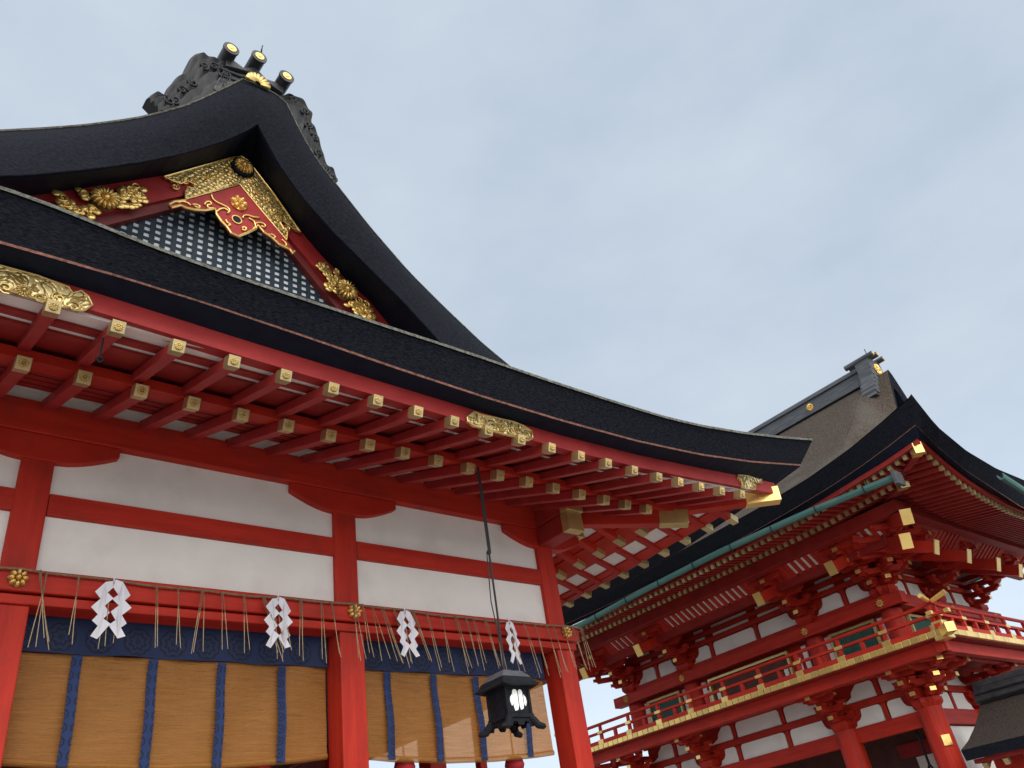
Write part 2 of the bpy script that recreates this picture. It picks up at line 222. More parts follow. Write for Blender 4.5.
def gold_mat(name, c0, c1, rough, bump, bscale, relief=True):
    m = bpy.data.materials.new(name); m.use_nodes = True
    t = m.node_tree; n = t.nodes; l = t.links; p = n['Principled BSDF']
    p.inputs['Metallic'].default_value = 0.7; p.inputs['Roughness'].default_value = rough
    c = n.new('ShaderNodeTexCoord')
    nz = n.new('ShaderNodeTexNoise'); nz.inputs['Scale'].default_value = bscale * .35; nz.inputs['Detail'].default_value = 3
    l.new(c.outputs['Object'], nz.inputs['Vector'])
    wv = n.new('ShaderNodeTexNoise'); wv.inputs['Scale'].default_value = bscale * .55; wv.inputs['Detail'].default_value = 1.5
    wv.inputs['Distortion'].default_value = 1.6
    l.new(c.outputs['Object'], wv.inputs['Vector'])
    sn = n.new('ShaderNodeMath'); sn.operation = 'MULTIPLY'; sn.inputs[1].default_value = 22.0; l.new(wv.outputs[0], sn.inputs[0])
    s2 = n.new('ShaderNodeMath'); s2.operation = 'SINE'; l.new(sn.outputs[0], s2.inputs[0])
    mr = n.new('ShaderNodeMapRange'); mr.inputs[1].default_value = -0.9; mr.inputs[2].default_value = 0.5
    l.new(s2.outputs[0], mr.inputs[0])
    r = n.new('ShaderNodeValToRGB')
    r.color_ramp.elements[0].color = (*c0, 1); r.color_ramp.elements[1].color = (*c1, 1)
    r.color_ramp.elements[0].position = 0.0; r.color_ramp.elements[1].position = 0.55
    l.new((mr if relief else nz).outputs[0], r.inputs[0])
    oi = n.new('ShaderNodeObjectInfo'); tn = n.new('ShaderNodeMapRange'); tn.inputs[3].default_value = 0.72; tn.inputs[4].default_value = 1.06
    l.new(oi.outputs['Random'], tn.inputs[0])
    ml = n.new('ShaderNodeVectorMath'); ml.operation = 'SCALE'; l.new(r.outputs[0], ml.inputs[0]); l.new(tn.outputs[0], ml.inputs['Scale'])
    l.new(ml.outputs[0], p.inputs['Base Color'])
    b = n.new('ShaderNodeBump'); b.inputs['Strength'].default_value = bump; b.inputs['Distance'].default_value = 0.02
    l.new((mr if relief else nz).outputs[0], b.inputs['Height']); l.new(b.outputs[0], p.inputs['Normal'])
    return m
M['gold'] = gold_mat('gilt_brass', (0.50, 0.34, 0.11), (0.72, 0.54, 0.22), 0.30, 0.3, 18, False)
M['relief'] = gold_mat('embossed_gilt_plate', (0.34, 0.22, 0.07), (0.96, 0.76, 0.36), 0.30, 0.55, 13)
M['gold_dull'] = gold_mat('tarnished_brass', (0.36, 0.24, 0.09), (0.58, 0.42, 0.17), 0.45, 0.25, 20, False)
M['gold_dark'] = gold_mat('brass_recess', (0.07, 0.04, 0.012), (0.14, 0.08, 0.03), 0.6, 0.2, 20, False)
M['gold_pale'] = gold_mat('pale_brass_cap', (0.40, 0.30, 0.135), (0.58, 0.45, 0.22), 0.42, 0.2, 22, False)
M['gold_yellow'] = gold_mat('bright_gilt', (0.90, 0.56, 0.13), (1.0, 0.70, 0.24), 0.28, 0.35, 14, False)

def paper_mat():
    m = bpy.data.materials.new('white_paper'); m.use_nodes = True
    t = m.node_tree; n = t.nodes; l = t.links; p = n['Principled BSDF']
    p.inputs['Base Color'].default_value = (0.86, 0.85, 0.90, 1); p.inputs['Roughness'].default_value = 0.9
    tr = n.new('ShaderNodeBsdfTranslucent'); tr.inputs[0].default_value = (0.85, 0.85, 0.9, 1)
    x = n.new('ShaderNodeMixShader'); x.inputs[0].default_value = 0.25
    l.new(p.outputs[0], x.inputs[1]); l.new(tr.outputs[0], x.inputs[2]); l.new(x.outputs[0], n['Material Output'].inputs[0])
    return m
M['paper'] = paper_mat()

M['lamp_paper'] = mat('lantern_paper_added_glow', (0.86, 0.87, 0.85), 0.8)
_p = M['lamp_paper'].node_tree.nodes['Principled BSDF']; _p.inputs['Emission Color'].default_value = (.9, .95, .92, 1); _p.inputs['Emission Strength'].default_value = 0.04  # faint glow added to the paper to brighten the panes
def bamboo_mat():
    m = bpy.data.materials.new('split_bamboo_blind'); m.use_nodes = True
    t = m.node_tree; n = t.nodes; l = t.links; p = n['Principled BSDF']
    p.inputs['Roughness'].default_value = 0.6
    c = n.new('ShaderNodeTexCoord')
    mp = n.new('ShaderNodeMapping'); mp.inputs['Scale'].default_value = (1.2, 1.2, 60)
    l.new(c.outputs['Object'], mp.inputs[0])
    nz = n.new('ShaderNodeTexNoise'); nz.inputs['Scale'].default_value = 2.0; nz.inputs['Detail'].default_value = 6
    nz.inputs['Roughness'].default_value = .7
    l.new(mp.outputs[0], nz.inputs['Vector'])
    r = n.new('ShaderNodeValToRGB')
    r.color_ramp.elements[0].position = 0.3; r.color_ramp.elements[0].color = (0.36, 0.150, 0.027, 1)
    r.color_ramp.elements[1].position = 0.72; r.color_ramp.elements[1].color = (0.47, 0.215, 0.046, 1)
    mp3 = n.new('ShaderNodeMapping'); mp3.inputs['Scale'].default_value = (.9, .9, 14); l.new(c.outputs['Object'], mp3.inputs[0])
    nb = n.new('ShaderNodeTexNoise'); nb.inputs['Scale'].default_value = 2.2; nb.inputs['Detail'].default_value = 8; nb.inputs['Roughness'].default_value = .75
    l.new(mp3.outputs[0], nb.inputs['Vector'])
    av = n.new('ShaderNodeMixRGB'); av.inputs[0].default_value = .55; l.new(nz.outputs['Fac'], av.inputs[1]); l.new(nb.outputs['Fac'], av.inputs[2])
    r.color_ramp.elements[0].position = 0.40; r.color_ramp.elements[1].position = 0.62
    l.new(av.outputs[0], r.inputs[0]); l.new(r.outputs[0], p.inputs['Base Color'])
    b = n.new('ShaderNodeBump'); b.inputs['Strength'].default_value = .4; b.inputs['Distance'].default_value = .01
    l.new(nz.outputs[0], b.inputs['Height']); l.new(b.outputs[0], p.inputs['Normal'])
    tp = n.new('ShaderNodeBsdfTransparent'); tp.inputs[0].default_value = (0.98, 0.80, 0.66, 1)
    # gaps between the splints and the stitching threads
    mr = n.new('ShaderNodeMapRange'); mr.inputs[1].default_value = 0.35; mr.inputs[2].default_value = 0.65
    mr.inputs[3].default_value = 0.32; mr.inputs[4].default_value = 0.60
    l.new(nz.outputs[0], mr.inputs[0])
    x = n.new('ShaderNodeMixShader'); l.new(mr.outputs[0], x.inputs[0])
    l.new(p.outputs[0], x.inputs[1]); l.new(tp.outputs[0], x.inputs[2]); l.new(x.outputs[0], n['Material Output'].inputs[0])
    return m
M['bamboo'] = bamboo_mat()

def brocade_mat(name, cell, axis_u, half, k=1.0):
    # blue cloth woven with round dark crests
    m = bpy.data.materials.new(name); m.use_nodes = True
    t = m.node_tree; n = t.nodes; l = t.links; p = n['Principled BSDF']
    p.inputs['Roughness'].default_value = 0.8
    c = n.new('ShaderNodeTexCoord')
    s = n.new('ShaderNodeSeparateXYZ'); l.new(c.outputs['Object'], s.inputs[0])
    def mth(op, a, b=None):
        q = n.new('ShaderNodeMath'); q.operation = op
        for i, v in enumerate((a, b)):
            if v is None: continue
            if isinstance(v, (int, float)): q.inputs[i].default_value = v
            else: l.new(v, q.inputs[i])
        return q.outputs[0]
    fx = mth('SUBTRACT', mth('FRACT', mth('DIVIDE', s.outputs[0], cell)), 0.5)
    fz = mth('SUBTRACT', mth('FRACT', mth('ADD', mth('DIVIDE', mth('SUBTRACT', s.outputs[2], 1.06), cell), 0.5)), 0.5)
    rr = mth('SQRT', mth('ADD', mth('MULTIPLY', fx, fx), mth('MULTIPLY', fz, fz)))
    ang = mth('ARCTAN2', fx, fz)
    wob = mth('ADD', rr, mth('MULTIPLY', mth('COSINE', mth('MULTIPLY', ang, 8.0)), 0.03))
    rings = mth('SINE', mth('MULTIPLY', wob, 24.0 if half else 38.0))
    inside = mth('LESS_THAN', rr, 0.40)
    fac = mth('MULTIPLY', mth('GREATER_THAN', rings, 0.1), inside)
    nz = n.new('ShaderNodeTexNoise'); nz.inputs['Scale'].default_value = 30; l.new(c.outputs['Object'], nz.inputs['Vector'])
    base = n.new('ShaderNodeMixRGB'); l.new(nz.outputs[0], base.inputs[0])
    base.inputs[1].default_value = (0.0045 * k, 0.013 * k, 0.052 * k, 1); base.inputs[2].default_value = (0.008 * k, 0.021 * k, 0.080 * k, 1)
    mxx = n.new('ShaderNodeMixRGB'); l.new(mth('MULTIPLY', fac, 0.9), mxx.inputs[0]); l.new(base.outputs[0], mxx.inputs[1])
    mxx.inputs[2].default_value = (0.0015, 0.003, 0.010, 1)
    l.new(mxx.outputs[0], p.inputs['Base Color'])
    return m
M['valance'] = brocade_mat('blue_brocade_valance', 0.33, 0, False)  # cloth blue darkened to carry the tie beam's shadow
M['band'] = brocade_mat('blue_brocade_band', 0.11, 0, True, 1.7)

# ------------------------------------------------------------------ object helpers
class MB:
    def __init__(s): s.v = []; s.f = []; s.mi = []
    def add(s, vs, fs, mi=0):
        o = len(s.v); s.v += [tuple(map(float, p)) for p in vs]
        for f in fs: s.f.append(tuple(i + o for i in f)); s.mi.append(mi)
        return s
    def box(s, x0, x1, y0, y1, z0, z1, mi=0):
        v = [(x0, y0, z0), (x1, y0, z0), (x1, y1, z0), (x0, y1, z0), (x0, y0, z1), (x1, y0, z1), (x1, y1, z1), (x0, y1, z1)]
        return s.add(v, [(0, 3, 2, 1), (4, 5, 6, 7), (0, 1, 5, 4), (1, 2, 6, 5), (2, 3, 7, 6), (3, 0, 4, 7)], mi)
    def hexa(s, v, mi=0):
        return s.add(v, [(0, 3, 2, 1), (4, 5, 6, 7), (0, 1, 5, 4), (1, 2, 6, 5), (2, 3, 7, 6), (3, 0, 4, 7)], mi)
    def beam(s, p, q, w, h, mi=0, up=(0, 0, 1)):
        p = Vector(p); q = Vector(q); d = (q - p).normalized(); r = d.cross(Vector(up)).normalized(); u = r.cross(d)
        vs = []
        for c in (p, q):
            for a, b in ((-1, -1), (1, -1), (1, 1), (-1, 1)): vs.append(c + r * (a * w / 2) + u * (b * h / 2))
        return s.add(vs, [(0, 3, 2, 1), (4, 5, 6, 7), (0, 1, 5, 4), (1, 2, 6, 5), (2, 3, 7, 6), (3, 0, 4, 7)], mi)
    def prism(s, pts, vec, mi=0):
        n = len(pts); vec = Vector(vec)
        vs = [Vector(p) for p in pts] + [Vector(p) + vec for p in pts]
        fs = [tuple(range(n)), tuple(range(2 * n - 1, n - 1, -1))] + [(i, i + n, (i + 1) % n + n, (i + 1) % n) for i in range(n)]
        return s.add(vs, fs, mi)
    def loft(s, rows, mi=0, closed=False):
        m = len(rows[0]); vs = [p for r in rows for p in r]; fs = []
        for i in range(len(rows) - 1):
            for j in range(m if closed else m - 1):
                k = (j + 1) % m
                fs.append((i * m + j, i * m + k, (i + 1) * m + k, (i + 1) * m + j))
        return s.add(vs, fs, mi)
    def tube(s, pts, r, n=8, mi=0, caps=True):
        pts = [Vector(p) for p in pts]; rows = []; pu = None
        for i, p in enumerate(pts):
            d = (pts[min(i + 1, len(pts) - 1)] - pts[max(i - 1, 0)]).normalized()
            if pu is None:
                a = Vector((0, 0, 1)) if abs(d.z) < 0.9 else Vector((1, 0, 0)); u = d.cross(a).normalized()
            else:
                u = (pu - d * pu.dot(d)).normalized()
            pu = u; v = d.cross(u); rr = r[i] if isinstance(r, (list, tuple)) else r
            rows.append([p + (u * math.cos(2 * PI * k / n) + v * math.sin(2 * PI * k / n)) * rr for k in range(n)])
        o = len(s.v); s.loft(rows, mi, True)
        if caps:
            s.f.append(tuple(range(o + n - 1, o - 1, -1))); s.mi.append(mi)
            e = o + (len(rows) - 1) * n; s.f.append(tuple(range(e, e + n))); s.mi.append(mi)
        return s
    def ball(s, c, rx, ry, rz, mi=0, nu=8, nv=5):
        rows = []
        for i in range(nv + 1):
            t = PI * i / nv
            rows.append([(c[0] + rx * math.sin(t) * math.cos(2 * PI * k / nu), c[1] + ry * math.sin(t) * math.sin(2 * PI * k / nu),
                          c[2] + rz * math.cos(t)) for k in range(nu)])
        return s.loft(rows, mi, True)
    def frustum(s, c, w0, w1, h, mi=0, ww=None):     # block wider at the top, c = bottom centre
        x, y, z = c; a = w0 / 2; b = w1 / 2
        zm = z + h * 0.45
        s.hexa([(x - a, y - a, z), (x + a, y - a, z), (x + a, y + a, z), (x - a, y + a, z),
                (x - b, y - b, zm), (x + b, y - b, zm), (x + b, y + b, zm), (x - b, y + b, zm)], mi)
        return s.box(x - b, x + b, y - b, y + b, zm + .001, z + h, mi)

ORG = {}
def build(name, mb, mats, parent=None, bevel=0.0, smooth=False, label=None, org=None):
    o_ = Vector(org) if org is not None else (ORG[parent.name] if parent else Vector((0, 0, 0)))
    me = bpy.data.meshes.new(name)
    me.from_pydata([tuple(Vector(v) - o_) for v in mb.v], [], mb.f)
    if not isinstance(mats, (list, tuple)): mats = [mats]
    for m_ in mats: me.materials.append(m_)
    if len(mats) > 1: me.polygons.foreach_set('material_index', mb.mi)
    if smooth: me.polygons.foreach_set('use_smooth', [True] * len(me.polygons))
    me.update()
    o = bpy.data.objects.new(name, me); COL.objects.link(o)
    if parent: o.parent = parent
    else: o.location = o_
    ORG[o.name] = o_
    if bevel:
        b = o.modifiers.new('bevel', 'BEVEL'); b.width = bevel; b.segments = 2; b.limit_method = 'ANGLE'; b.angle_limit = math.radians(40)
    if label: o['label'] = label
    return o
def thing(name, label, cat, loc=(0, 0, 0), group=None):
    o = bpy.data.objects.new(name, None); COL.objects.link(o); o.location = loc; o.empty_display_size = .3
    o['label'] = label; o['category'] = cat
    if group: o['group'] = group
    ORG[o.name] = Vector(loc)
    return o
def copy_part(o, parent, off=(0, 0, 0)):
    c = o.copy(); COL.objects.link(c); c.parent = parent; c.location = Vector(o.location) + Vector(off); ORG[c.name] = ORG[o.name]
    for ch in list(o.children):
        d = ch.copy(); COL.objects.link(d); d.parent = c; ORG[d.name] = ORG[o.name]
    return c
def interp(pts, x, ix=0):
    # piecewise linear through tuples sorted by component ix; returns the tuple
    if x <= pts[0][ix]: a, b = pts[0], pts[1]
    elif x >= pts[-1][ix]: a, b = pts[-2], pts[-1]
    else:
        for a, b in zip(pts, pts[1:]):
            if a[ix] <= x <= b[ix]: break
    t = (x - a[ix]) / (b[ix] - a[ix])
    return tuple(p + (q - p) * t for p, q in zip(a, b))
def smooth1(pts, n=2):
    p = [tuple(q) for q in pts]
    for _ in range(n):
        p = [p[0]] + [tuple((a + 2 * b + c) / 4 for a, b, c in zip(p[i - 1], p[i], p[i + 1])) for i in range(1, len(p) - 1)] + [p[-1]]
    return p
def resample(pts, n):
    P_ = [Vector(p) for p in pts]; L_ = [0]
    for a, b in zip(P_, P_[1:]): L_.append(L_[-1] + (b - a).length)
    return [interp([(l, *p) for l, p in zip(L_, P_)], L_[-1] * i / (n - 1))[1:] for i in range(n)]
def spiral(c, r, turns, y, n=16, ph=0, d=1):
    return [(c[0] + r * (1 - i / n * .85) * math.cos(ph + d * 2 * PI * turns * i / n), y, c[2] + r * (1 - i / n * .85) * math.sin(ph + d * 2 * PI * turns * i / n)) for i in range(n + 1)]
def chrysanthemum(mb, c, r, nrm, th=0.03, petals=16, mi=0, di=None):
    """round-petalled rosette: a disc, one raised petal per lobe and a domed boss; di = material index of the disc between the petals"""
    nrm = Vector(nrm).normalized(); u = nrm.cross(Vector((0, 0, 1))).normalized(); v = u.cross(nrm); c = Vector(c)
    di = mi if di is None else di
    def dome(o, a, b, ra, rb, hh, n=8):
        rows = []
        for t in (0.0, .5, .85):
            k = math.cos(t * PI / 2); zz = hh * math.sin(t * PI / 2)
            rows.append([o + a * (ra * k * math.cos(2 * PI * q / n)) + b * (rb * k * math.sin(2 * PI * q / n)) + nrm * zz for q in range(n)])
        mb.loft(rows, mi, True); mb.add(rows[-1] + [o + nrm * hh], [(q, (q + 1) % n, n) for q in range(n)], mi)
    for k in range(petals):
        a = 2 * PI * k / petals; d = u * math.cos(a) + v * math.sin(a); e = -u * math.sin(a) + v * math.cos(a)
        ra = r * .37; o = c + d * (r - ra)
        dome(o, d, e, ra, r * .80 * PI / petals * .80, th)
    dome(c + nrm * th * .35, u, v, r * .27, r * .27, th * .9, 12)
    back = [c + (u * math.cos(2 * PI * k / 20) + v * math.sin(2 * PI * k / 20)) * r * .93 - nrm * .014 for k in range(20)]
    back2 = [q + nrm * .016 for q in back]
    mb.loft([back, back2], di, True); mb.add(back2 + [c + nrm * .002], [(k, (k + 1) % 20, 20) for k in range(20)], di)

# ================================================================== GROUND
gm = MB(); gm.add([(-1500, -1500, 0), (1500, -1500, 0), (1500, 1500, 0), (-1500, 1500, 0)], [(0, 1, 2, 3)])
g = build('ground', gm, M['gravel']); g['kind'] = 'structure'; g['label'] = 'pale gravel ground of the shrine precinct'

# ================================================================== SHRINE HALL (left building)
XC = 2.935
CX = [-1.84, 1.30, 4.57, 7.71]
YB = 20.0                                             # rear wall
hall = thing('shrine_hall', 'vermilion shrine hall with white walls and dark thatched roof with a gilded gable', 'shrine hall', (XC, 8, 0))

p = MB(); p.box(-3.2, 9.1, 6.7, YB + 1.2, 0, 0.9)
build('stone_platform', p, M['stone'], hall, .03)
p = MB(); p.box(-2.3, 8.2, 7.6, YB + .4, 0.9, 1.15)
build('wooden_floor', p, M['red_old'], hall, .01)
p = MB(); p.box(-1.7, 7.55, 8.3, YB - .1, 4.55, 4.62)
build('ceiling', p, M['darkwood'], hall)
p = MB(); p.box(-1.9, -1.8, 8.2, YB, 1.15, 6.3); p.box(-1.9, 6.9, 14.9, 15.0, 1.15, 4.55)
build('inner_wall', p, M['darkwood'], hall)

# columns: stout below the tie beam, slimmer post above
first = None
def column_mb(x, y):
    m_ = MB(); m_.box(x - .17, x + .12, y - .19, y + .12, 1.15, 4.43); m_.box(x - .148, x + .135, y - .095, y + .148, 4.43, 6.2)
    return m_
for x in CX: build('column', column_mb(x, 8.04), M['red_v'], hall, .012)
for y in (11.1, 14.3, 17.5, YB): build('column', column_mb(7.71, y), M['red_v'], hall, .012)
p = MB(); p.box(7.6, 7.72, 9.80, 9.92, 1.15, 4.35); build('side_post', p, M['red'], hall, .01)

# plaster panels between posts
def panel(x0, x1, z0, z1):
    m_ = MB(); m_.box(x0, x1, 8.005, 8.12, z0, z1); return build('plaster_panel', m_, M['plaster'], hall)
for a, b in zip(CX, CX[1:]):
    panel(a + .14, b - .14, 4.70, 5.345); panel(a + .14, b - .14, 5.50, 6.28)
    m_ = MB(); m_.box(a + .14, b - .14, 7.955, 8.10, 5.34, 5.555); build('wall_rail', m_, M['red_h'], hall, .008)
p = MB(); p.box(7.66, 7.76, 8.18, YB, 4.70, 6.28); build('plaster_panel', p, M['plaster'], hall)

# tie beam (two steps) right round the front
p = MB(); p.box(-2.1, 7.93, 7.80, 7.99, 4.535, 4.738); build('tie_beam', p, M['red_h'], hall, .012)
p = MB(); p.box(-2.02, 7.86, 7.822, 8.08, 4.43, 4.515); build('lower_tie_beam', p, M['red_h'], hall, .01)
p = MB(); p.box(7.62, 7.93, 7.993, YB + .2, 4.535, 4.738); build('side_tie_beam', p, M['red'], hall, .012)
p = MB(); p.box(7.60, 7.80, 8.24, YB, 4.16, 4.516); build('side_lintel', p, M['red_old'], hall, .01)

# head beam, boat-shaped bracket arms
p = MB(); p.box(-2.6, 8.35, 7.90, 8.14, 6.145, 6.49); build('head_beam', p, M['red_h'], hall, .012)
def boat(xc, hl=.70, y0=7.92, y1=8.10, zt=6.142, d=.27, x1=None):
    pts = [(xc - hl, y0, zt), (xc - hl, y0, zt - .10)]
    for i in range(9):
        t = i / 8; pts.append((xc - hl + .02 + t * (hl - .15), y0, zt - .11 - (d - .11) * math.sin(t * PI / 2)))
    q = [(2 * xc - a, b, c) for a, b, c in reversed(pts)]
    m_ = MB(); m_.prism(pts + q, (0, y1 - y0, 0)); return m_
for x in CX: build('bracket_arm', boat(x), M['red'], hall, .008)
# side head beam and arm poking forward past the corner with brass-sheathed ends
p = MB(); p.box(7.57, 7.85, 7.38, 7.896, 6.15, 6.48); p.box(7.57, 7.85, 8.144, YB + .6, 6.122, 6.45)
sb = build('side_head_beam', p, M['red_old'], hall, .01)
p = MB(); p.box(7.56, 7.86, 7.22, 7.376, 6.143, 6.485); build('brass_cap', p, M['gold_dull'], sb, .006)
p = MB(); p.box(7.58, 7.84, 7.40, 7.915, 5.88, 6.138); sb = build('side_bracket_arm', p, M['red_old'], hall, .01)
p = MB(); p.box(7.57, 7.85, 7.26, 7.396, 5.87, 6.14); build('brass_cap', p, M['gold_dull'], sb, .006)
p = MB(); p.box(8.352, 8.5, 7.89, 8.15, 6.138, 6.497); build('brass_cap', p, M['gold_dull'], hall, .006)

# rosettes on the tie beam
for x in CX:
    m_ = MB(); chrysanthemum(m_, (x - .02, 7.79, 4.64), .085, (0, -1, 0), .05, 8, 0, 1)
    build('brass_rosette', m_, [M['gold_yellow'], M['gold_dark']], hall)

# ---- eaves: curves along the front, mirrored round the corner
YC = 5.07
def front_curve(name, xc):
    pts = smooth1(DATA[name], 1)
    if xc > pts[-1][0] + .05:
        a, b = pts[-2], pts[-1]; t = (xc - b[0]) / (b[0] - a[0]); pts.append((xc, b[1], b[2] + (b[2] - a[2]) * t))
    return pts
CT = front_curve('eave_top', 10.656); CB = front_curve('eave_bottom', 10.452); CK = front_curve('eave_board', 10.12)
XLFT = 2 * XC - 10.656
def at(curve, x, xc):
    # left of the frame the eave mirrors the right half
    x0 = curve[0][0] + .4
    if x >= x0: return interp(curve, x)[1:]
    m_ = interp(curve, 2 * XC - x)[1:]; e = interp(curve, x0)[2] - interp(curve, 2 * XC - x0)[2]
    k = max(0, 1 - (x0 - x) / 3.0)
    return (m_[0], m_[1] + e * k)
def side_of(curve, xc, yc, t):
    # point at distance t from the corner along the right-hand eave
    half = xc - XC
    tt = min(t, half)
    y, z = at(curve, xc - tt, xc)
    return (xc - (y - yc), yc + t, z)
NS = 60
def xs_of(xc): return [2 * XC - xc + (2 * xc - 2 * XC) * i / NS for i in range(NS + 1)]
def front_row(curve, xc): return [(x, *at(curve, x, xc)) for x in xs_of(xc)]
DEP = 24.0
def side_row(curve, xc, yc, n=50):
    r = []; end = YB + 2 * 1.45 + (5.5 - yc) * .0
    for i in range(n + 1):
        y_end = YB + 0.3 + (8.0 - yc); t = (y_end - yc) * i / n
        r.append(side_of(curve, xc, yc, t))
    return r
def mirror(row): return [(2 * XC - a, b, c) for a, b, c in row]
FT, FB, FK = front_row(CT, 10.656), front_row(CB, 10.452), front_row(CK, 10.12)
ST, SB, SK = side_row(CT, 10.656, 5.07), side_row(CB, 10.452, 5.28), side_row(CK, 10.12, 5.58)

GPROF = [(0, 0), (.65, .34), (1.65, .95), (2.65, 1.55), (3.65, 2.2), (4.42, 2.65), (5.07, 3.15), (5.85, 3.95), (6.38, 4.75), (7.15, 5.75), (7.72, 6.3)]
ZM = 6.20
def roof_pt(base, d, xdir):
    zf = ZM + (base[2] - ZM) * max(0, 1 - d / 4.5) ** 1.6 + interp(GPROF, d)[1]
    return zf
roof = MB()
# front skirt (top surface)
rows = []
for d in [0, .15, .4, .8, 1.2, 1.6, 2.0, 2.55]:
    r = []
    for (x, y, z_) in FT:
        xx = XC + (x - XC) * (10.656 - d - XC) / (10.656 - XC)
        r.append((xx, y + d, roof_pt((x, y, z_), d, 0) + .02))
    rows.append(r)
roof.loft(rows, 0)
# side slopes up to the ridge
for sgn in (1, -1):
    rows = []
    for d in [0, .15, .4, .8, 1.2, 1.6, 2.0, 2.55, 3.2, 4, 4.6, 5.2, 5.8, 6.4, 7.0, 7.72]:
        r = []
        dd = min(d, 2.55)
        for i, (x, y, z_) in enumerate(ST):
            y0 = ST[0][1] + dd + (1.3 if d > 3 else 0); y1 = ST[-1][1] - dd
            yy = y0 + (y1 - y0) * i / (len(ST) - 1)
            r.append((x - d if sgn > 0 else 2 * XC - x + d, yy, roof_pt((x, y, z_), d, 0) + .02 - (0.05 if d > 3 else 0)))
        rows.append(r)
    roof.loft(rows, 0)
rf = build('roof', roof, M['thatch_top'], hall, smooth=True)
edge = MB()
def lip(row, dz, back):
    return [(a + back[0] * 1, b + back[1], c + dz) for a, b, c in row]
edge.loft([FB, FT], 0); edge.loft([ST, SB], 0); edge.loft([mirror(SB), mirror(ST)], 0)
build('thatch_edge', edge, M['thatch'], rf)
lp = MB()
def lip_strip(top, inset):
    a = [Vector(p) + Vector((0, 0, -.002)) + Vector(inset) * -.02 for p in top]; b = [Vector(p) + Vector((0, 0, .035)) + Vector(inset) * -.015 for p in top]
    c = [Vector(p) + Vector((0, 0, .05)) + Vector(inset) * .10 for p in top]
    return [a, b, c]
lp.loft(lip_strip(FT, (0, 1, 0))); lp.loft(lip_strip(ST, (-1, 0, 0))); lp.loft(lip_strip(mirror(ST), (1, 0, 0)))
build('thatch_lip', lp, M['thatch_lip'], rf)
ul = MB()
def line_strip(row, n):
    n = Vector(n)
    return [[Vector(p) + n * .012 + Vector((0, 0, -.004)) for p in row], [Vector(p) + n * .014 + Vector((0, 0, .02)) for p in row]]
ul.loft(line_strip(FB, (0, -1, 0))); ul.loft(line_strip(SB, (1, 0, 0)))
build('thatch_underline', ul, M['copper'], rf)
# dark soffit between thatch and eave board
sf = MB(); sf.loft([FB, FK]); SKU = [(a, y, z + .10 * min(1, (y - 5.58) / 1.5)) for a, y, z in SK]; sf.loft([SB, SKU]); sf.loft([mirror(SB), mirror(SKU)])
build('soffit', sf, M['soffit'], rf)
# red eave board
kb = MB()
def board(row, n, hh=.175):
    n = Vector(n)
    return [[Vector(p) + n * .004 for p in row], [Vector(p) + n * .004 - Vector((0, 0, hh)) for p in row],
            [Vector(p) - n * .13 - Vector((0, 0, hh - .02)) for p in row], [Vector(p) - n * .13 - Vector((0, 0, .0)) for p in row]]
SKU = [(a, y, z + .10 * min(1, (y - 5.58) / 1.5)) for a, y, z in SK]
kb.loft(board(FK, (0, -1, 0))); kb.loft(board(SKU, (1, 0, 0), .075)); kb.loft(board(mirror(SKU), (-1, 0, 0), .075))
kbo = build('eave_board', kb, M['pink_red'], hall)
# brass plates on the eave board
for nm in ('gp1', 'gp2', 'gp3'):
    m_ = MB(); m_.prism(DATA[nm], (0, .024, 0)); pl = build('brass_plate', m_, M['relief'], hall, .004)
    m_ = MB()
    pts = [Vector(q) + Vector((0, -.004, 0)) for q in DATA[nm]]; m_.tube(pts + [pts[0]], .008, 6)
    if nm != 'gp3':
        cx_ = sum(q[0] for q in DATA[nm]) / len(pts); cz_ = sum(q[2] for q in DATA[nm]) / len(pts)
        if nm == 'gp1': cx_ = .60; cz_ = 5.925
        chrysanthemum(m_, (cx_, 5.547, cz_), .058, (0, -1, 0), .02, 14)
        for k in (-3, -2, -1, 1, 2, 3):
            if nm == 'gp1' and k < -1: continue
            m_.tube(spiral((cx_ + k * .115, 0, cz_ + (-1) ** k * .02), .055, 1.4, 5.547, 12, k, (-1) ** k), .008, 5)
    build('plate_rim', m_, M['gold'], pl)

# ---- rafters
RAFX = [.81, 1.27, 1.735, 2.195, 2.66, 3.12, 3.58, 4.03, 4.46, 4.89, 5.33, 5.76, 6.2, 6.63, 7.07, 7.5, 7.9, 8.31, 8.74, 9.19]
RAFX = [.81 - .46 * k for k in range(16, 0, -1)] + RAFX
def lift(x):      # how far the eave has risen at x
    t = abs(x - XC); return interp([(0, 0), (4.5, 0), (5.6, .05), (6.4, .13), (7.2, .26), (8, .40)], t)[1]
def rafter(xc, y_tip, z_tip, y_in, slope, w_, cap, side=False):
    m_ = MB(); zt = z_tip
    def pt(a, b):
        return (a, b) 
    p0 = (xc, y_tip + .02, zt + slope * .02); p1 = (xc, y_in, zt + slope * (y_in - y_tip))
    m_.beam(p0, p1, w_, w_)
    c_ = MB()
    c_.beam((xc, y_tip, zt), (xc, y_tip + cap, zt + slope * cap), w_ + .008, w_ + .008)
    return m_, c_
YT2, ZT2, YT1, ZT1 = 5.50, 5.772, 6.50, 5.945
m_, c_ = rafter(XC, YT1, ZT1, 8.35, .37, .108, .12)
base_r = build('rafter', m_, M['pink_red'], hall, .006); rc_ = build('rafter_cap', c_, M['gold_pale'], base_r, .004)
tip = MB(); chrysanthemum(tip, (XC, YT1 - .008, ZT1), .04, (0, -1, .0), .012, 10)
m_, c2 = rafter(XC, YT2, ZT2, 6.85, .32, .094, .11)
fly_r = build('flying_rafter', m_, M['pink_red'], hall, .006); build('rafter_cap', c2, M['gold_pale'], fly_r, .004)
